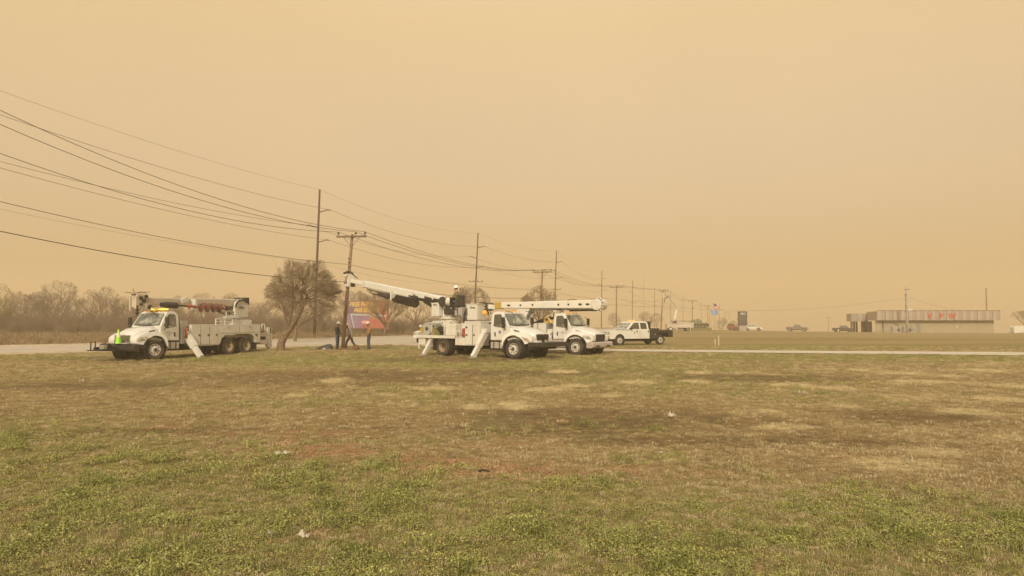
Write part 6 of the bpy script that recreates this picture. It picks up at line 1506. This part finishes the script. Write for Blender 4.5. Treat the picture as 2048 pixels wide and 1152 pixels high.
    h_ = MB().loft(secs).build('hard_hat', M['hat'], root, smooth=True)
    MB().add([tuple(T @ Vector(p)) for p in ((.12, -.07, .048), (.12, .07, .048), (.20, .05, .035), (.20, -.05, .035), (.12, -.07, .058), (.12, .07, .058), (.20, .05, .045), (.20, -.05, .045))], [(0, 1, 2, 3), (7, 6, 5, 4), (0, 4, 5, 1), (1, 5, 6, 2), (2, 6, 7, 3), (3, 7, 4, 0)]).build('brim', M['hat'], h_)
    f_ = MB(); f_.add([tuple(T @ Vector(p)) for p in ((.09, -.018, -.055), (.09, .018, -.055), (.125, 0, -.05), (.088, 0, .0))], [(0, 1, 2), (0, 2, 3), (1, 3, 2), (0, 3, 1)])
    for s_ in (-1, 1): f_.cbox(T @ Vector((0.0, s_ * .092, -.03)), (.04, .02, .055))
    f_.build('face', M['skin'], root); e_ = MB()
    for s_ in (-1, 1): e_.cbox(T @ Vector((.092, s_ * .034, -.015)), (.012, .026, .012))
    e_.cbox(T @ Vector((.092, 0, -.088)), (.01, .045, .01)); e_.build('eyes_and_mouth', M['hair'], root)
    hr = MB()
    if beard: hr.loft([[tuple(T @ Vector((.02 + .082 * math.cos(a), .088 * math.sin(a), z))) for a in [k * .3927 for k in range(16)]] for z in (-.115, -.075)])
    hr.loft([[tuple(T @ Vector((-.018 + .09 * math.cos(a), .093 * math.sin(a), z))) for a in [k * .3927 for k in range(16)]] for z in (-.03, .045)])
    hr.build('hair', M['hair'], root, smooth=True)
    return root
STAND = dict(pelvis=(0, 0, .95), chest=(-.01, 0, 1.26), neck=(.0, 0, 1.50), head=(.03, 0, 1.61), shl=(0, .185, 1.40), shr=(0, -.185, 1.40), ell=(-.02, .25, 1.13), elr=(-.02, -.25, 1.13), wrl=(.12, .20, .93), wrr=(.12, -.20, .93),
             hipl=(0, .09, .90), hipr=(0, -.09, .90), knl=(.02, .11, .50), knr=(.02, -.11, .50), anl=(-.02, .12, .09), anr=(-.02, -.12, .09))
def on_ground(px, d): return gp(px, d)
J1 = dict(STAND, chest=(-.03, 0, 1.27), head=(.06, 0, 1.60), ell=(.02, .24, 1.13), elr=(.04, -.24, 1.14), wrl=(.22, .14, .98), wrr=(.22, -.14, .98))
person(on_ground(675.5, 49.6), R(-12), J1, 'navy_jacket', 'blue_jeans', 'worker in white hard hat, dark jacket and jeans left of the gripped pole', head_tilt=.15)
J2 = dict(STAND, pelvis=(0, 0, .90), chest=(.06, 0, 1.20), neck=(.14, 0, 1.40), head=(.24, 0, 1.47), shl=(.08, .18, 1.34), shr=(.08, -.18, 1.34), ell=(-.06, .27, 1.10), elr=(.12, -.24, 1.08), wrl=(-.04, .26, .86), wrr=(.26, -.20, .92),
          knl=(.24, .11, .50), anl=(.30, .12, .09), knr=(-.14, -.11, .48), anr=(-.42, -.12, .12), hipl=(.02, .09, .86), hipr=(-.02, -.09, .86))
person(on_ground(701.5, 49.9), R(195), J2, 'grey_sweater', 'black_trousers', 'worker in grey sweater and black trousers striding left behind the pole', head_tilt=.3)
J3 = dict(STAND, head=(.07, 0, 1.60), knl=(.03, .15, .5), knr=(.03, -.15, .5), anl=(-.02, .20, .09), anr=(-.02, -.20, .09), ell=(.05, .25, 1.14), elr=(.03, -.26, 1.12), wrl=(.20, .26, .92), wrr=(.20, -.24, .90))
person(on_ground(738.5, 49.6), R(205), J3, 'tan_jacket', 'dark_jeans', 'worker in tan work jacket and blue jeans standing apart on the right', hand='glove', head_tilt=.15)
# operator on the middle truck, seated
J4 = dict(pelvis=(0, 0, .10), chest=(.03, 0, .42), neck=(.08, 0, .65), head=(.12, 0, .77), shl=(.04, .185, .56), shr=(.04, -.185, .56), ell=(.16, .25, .32), elr=(.16, -.25, .32), wrl=(.40, .18, .34), wrr=(.40, -.18, .34),
          hipl=(.0, .10, .08), hipr=(.0, -.10, .08), knl=(.44, .13, .12), knr=(.44, -.13, .12), anl=(.52, .13, -.30), anr=(.52, -.13, -.30))
hdv = Vector((math.cos(HD2), math.sin(HD2), 0)); lfv = Vector((-math.sin(HD2), math.cos(HD2), 0))
person(Vector((.76, 39.24, 0)) + hdv * -4.52 + lfv * -.35 + Vector((0, 0, 2.93)), R(180) + HD2 + R(8), J4, 'khaki_shirt', 'dark_jeans', 'operator in white hard hat seated at the crane controls of the middle truck')

# ------------------------------------------------------------------ small things lying about
def lump(name, loc, s_, m, seed, label, cat, n=2):
    import bmesh
    b = bmesh.new(); bmesh.ops.create_icosphere(b, subdivisions=n, radius=1); rn = random.Random(seed)
    for v in b.verts:
        k = 1 + rn.uniform(-.25, .25); v.co = Vector((v.co.x * s_[0] * k, v.co.y * s_[1] * k, max(-.3, v.co.z) * s_[2] * k))
    me = bpy.data.meshes.new(name); b.to_mesh(me); b.free(); me.materials.append(m); o = bpy.data.objects.new(name, me); sc.collection.objects.link(o); o.location = loc; tag(o, label, cat); return o
M['soil'] = mat('dug_soil', (.20, .11, .05), .95, var=.4, scale=8, bump=1)
rb_ = gp(712.5, 48.6) ; lump('root_clump', rb_ + Vector((0, 0, .10)), (.22, .2, .26), M['soil'], 3, 'brown clump of dug soil and roots on the grass right of the pole', 'root clump', 3)
lump('soil_heap', gp(690, 48.9) + Vector((0, 0, .0)), (.42, .3, .12), M['soil'], 4, 'small heap of fresh soil at the foot of the pole', 'soil heap', 3)
tarp = empty('tarp', gp(651, 49.2), .2); tag(tarp, 'black sheet thrown over a plank on the grass left of the crew', 'tarp')
lump_ = MB().loft([[(x, y * w_, z * w_) for y, z in ((-.3, 0), (-.2, .26), (0, .36), (.2, .25), (.3, 0))] for x, w_ in ((-.62, .12), (-.4, .45), (-.1, .8), (.2, 1.05), (.42, 1.0), (.52, .5))]); lump_.build('sheet', M['black'], tarp)
MB().box(-1.3, .1, -.30, -.12, .02, .06).build('plank', M['arm'], tarp); MB().cbox((-.05, -.42, .07), (.2, .15, .12)).build('bag', M['paper'], tarp, bevel=.03)
def paper(px, py, s_, seed, label, m='paper'):
    rn = random.Random(seed); d = EYE * F / (py - 640); n = 6; v = []
    for j in range(n + 1):
        for i in range(n + 1): v.append(((i / n - .5) * s_[0] + rn.gauss(0, .012), (j / n - .5) * s_[1] + rn.gauss(0, .015), .045 + .7 * abs(rn.gauss(0, s_[2]))))
    q = [(j * (n + 1) + i, j * (n + 1) + i + 1, (j + 1) * (n + 1) + i + 1, (j + 1) * (n + 1) + i) for j in range(n) for i in range(n) if rn.random() > .22]
    me = bpy.data.meshes.new('paper_scrap'); me.from_pydata(v, [], q); me.materials.append(M[m]); o = bpy.data.objects.new('paper_scrap', me); sc.collection.objects.link(o)
    x, y = (px - 1024) / F * d, d; o.location = (x, y, float(groundz(np.array([x]), np.array([y]))[0])); tag(o, label, 'litter', 'paper litter in the grass'); return o
paper(570, 911, (.20, .16, .03), 1, 'crumpled pale paper beside the red soil strip')
paper(613, 1078, (.11, .09, .03), 2, 'torn whitish litter with a brown patch, nearest the camera')
paper(549, 1074, (.04, .04, .015), 3, 'tiny white scrap left of the torn litter')
paper(1341, 836, (.13, .12, .05), 4, 'small white scrap standing in the dark grass right of centre')
paper(1593, 789, (.18, .14, .06), 5, 'left one of two white scraps in the right half of the field')
paper(1607, 790, (.12, .12, .05), 6, 'right one of two white scraps in the right half of the field')
paper(167, 764, (.12, .10, .06), 7, 'small white scrap in the grass below the left truck')
paper(737, 877, (.06, .06, .02), 8, 'small white scrap above the red soil strip')
paper(1318, 910, (.05, .05, .02), 9, 'small white scrap at the right end of the red soil strip')
o = MB().tube([(-.07, 0, .02), (.0, .01, .035), (.08, .0, .02)], .012, 6).build('stick', M['under'], loc=gp(967, EYE * F / (942 - 640))); tag(o, 'short dark stick at the edge of the red soil', 'stick')
lump('dirt_clod', gp(731, EYE * F / (745 - 640)) + Vector((0, 0, .05)), (.10, .09, .09), M['soil'], 8, 'dark clod on the grass in front of the crew', 'clod')

# ------------------------------------------------------------------ dusty air
hz = bpy.data.materials.new('dust_haze'); hz.use_nodes = True; nt = hz.node_tree; nt.nodes.clear()
ho = N(nt, 'ShaderNodeOutputMaterial'); pv = N(nt, 'ShaderNodeVolumePrincipled'); pv.inputs['Density'].default_value = HAZE; pv.inputs['Color'].default_value = (.855, .72, .50, 1); pv.inputs['Anisotropy'].default_value = 0.0
nt.links.new(pv.outputs[0], ho.inputs['Volume'])
h_ = MB().box(-780, 780, -340, 780, -16, 42).build('haze', hz, fix=True); tag(h_, kind='stuff')
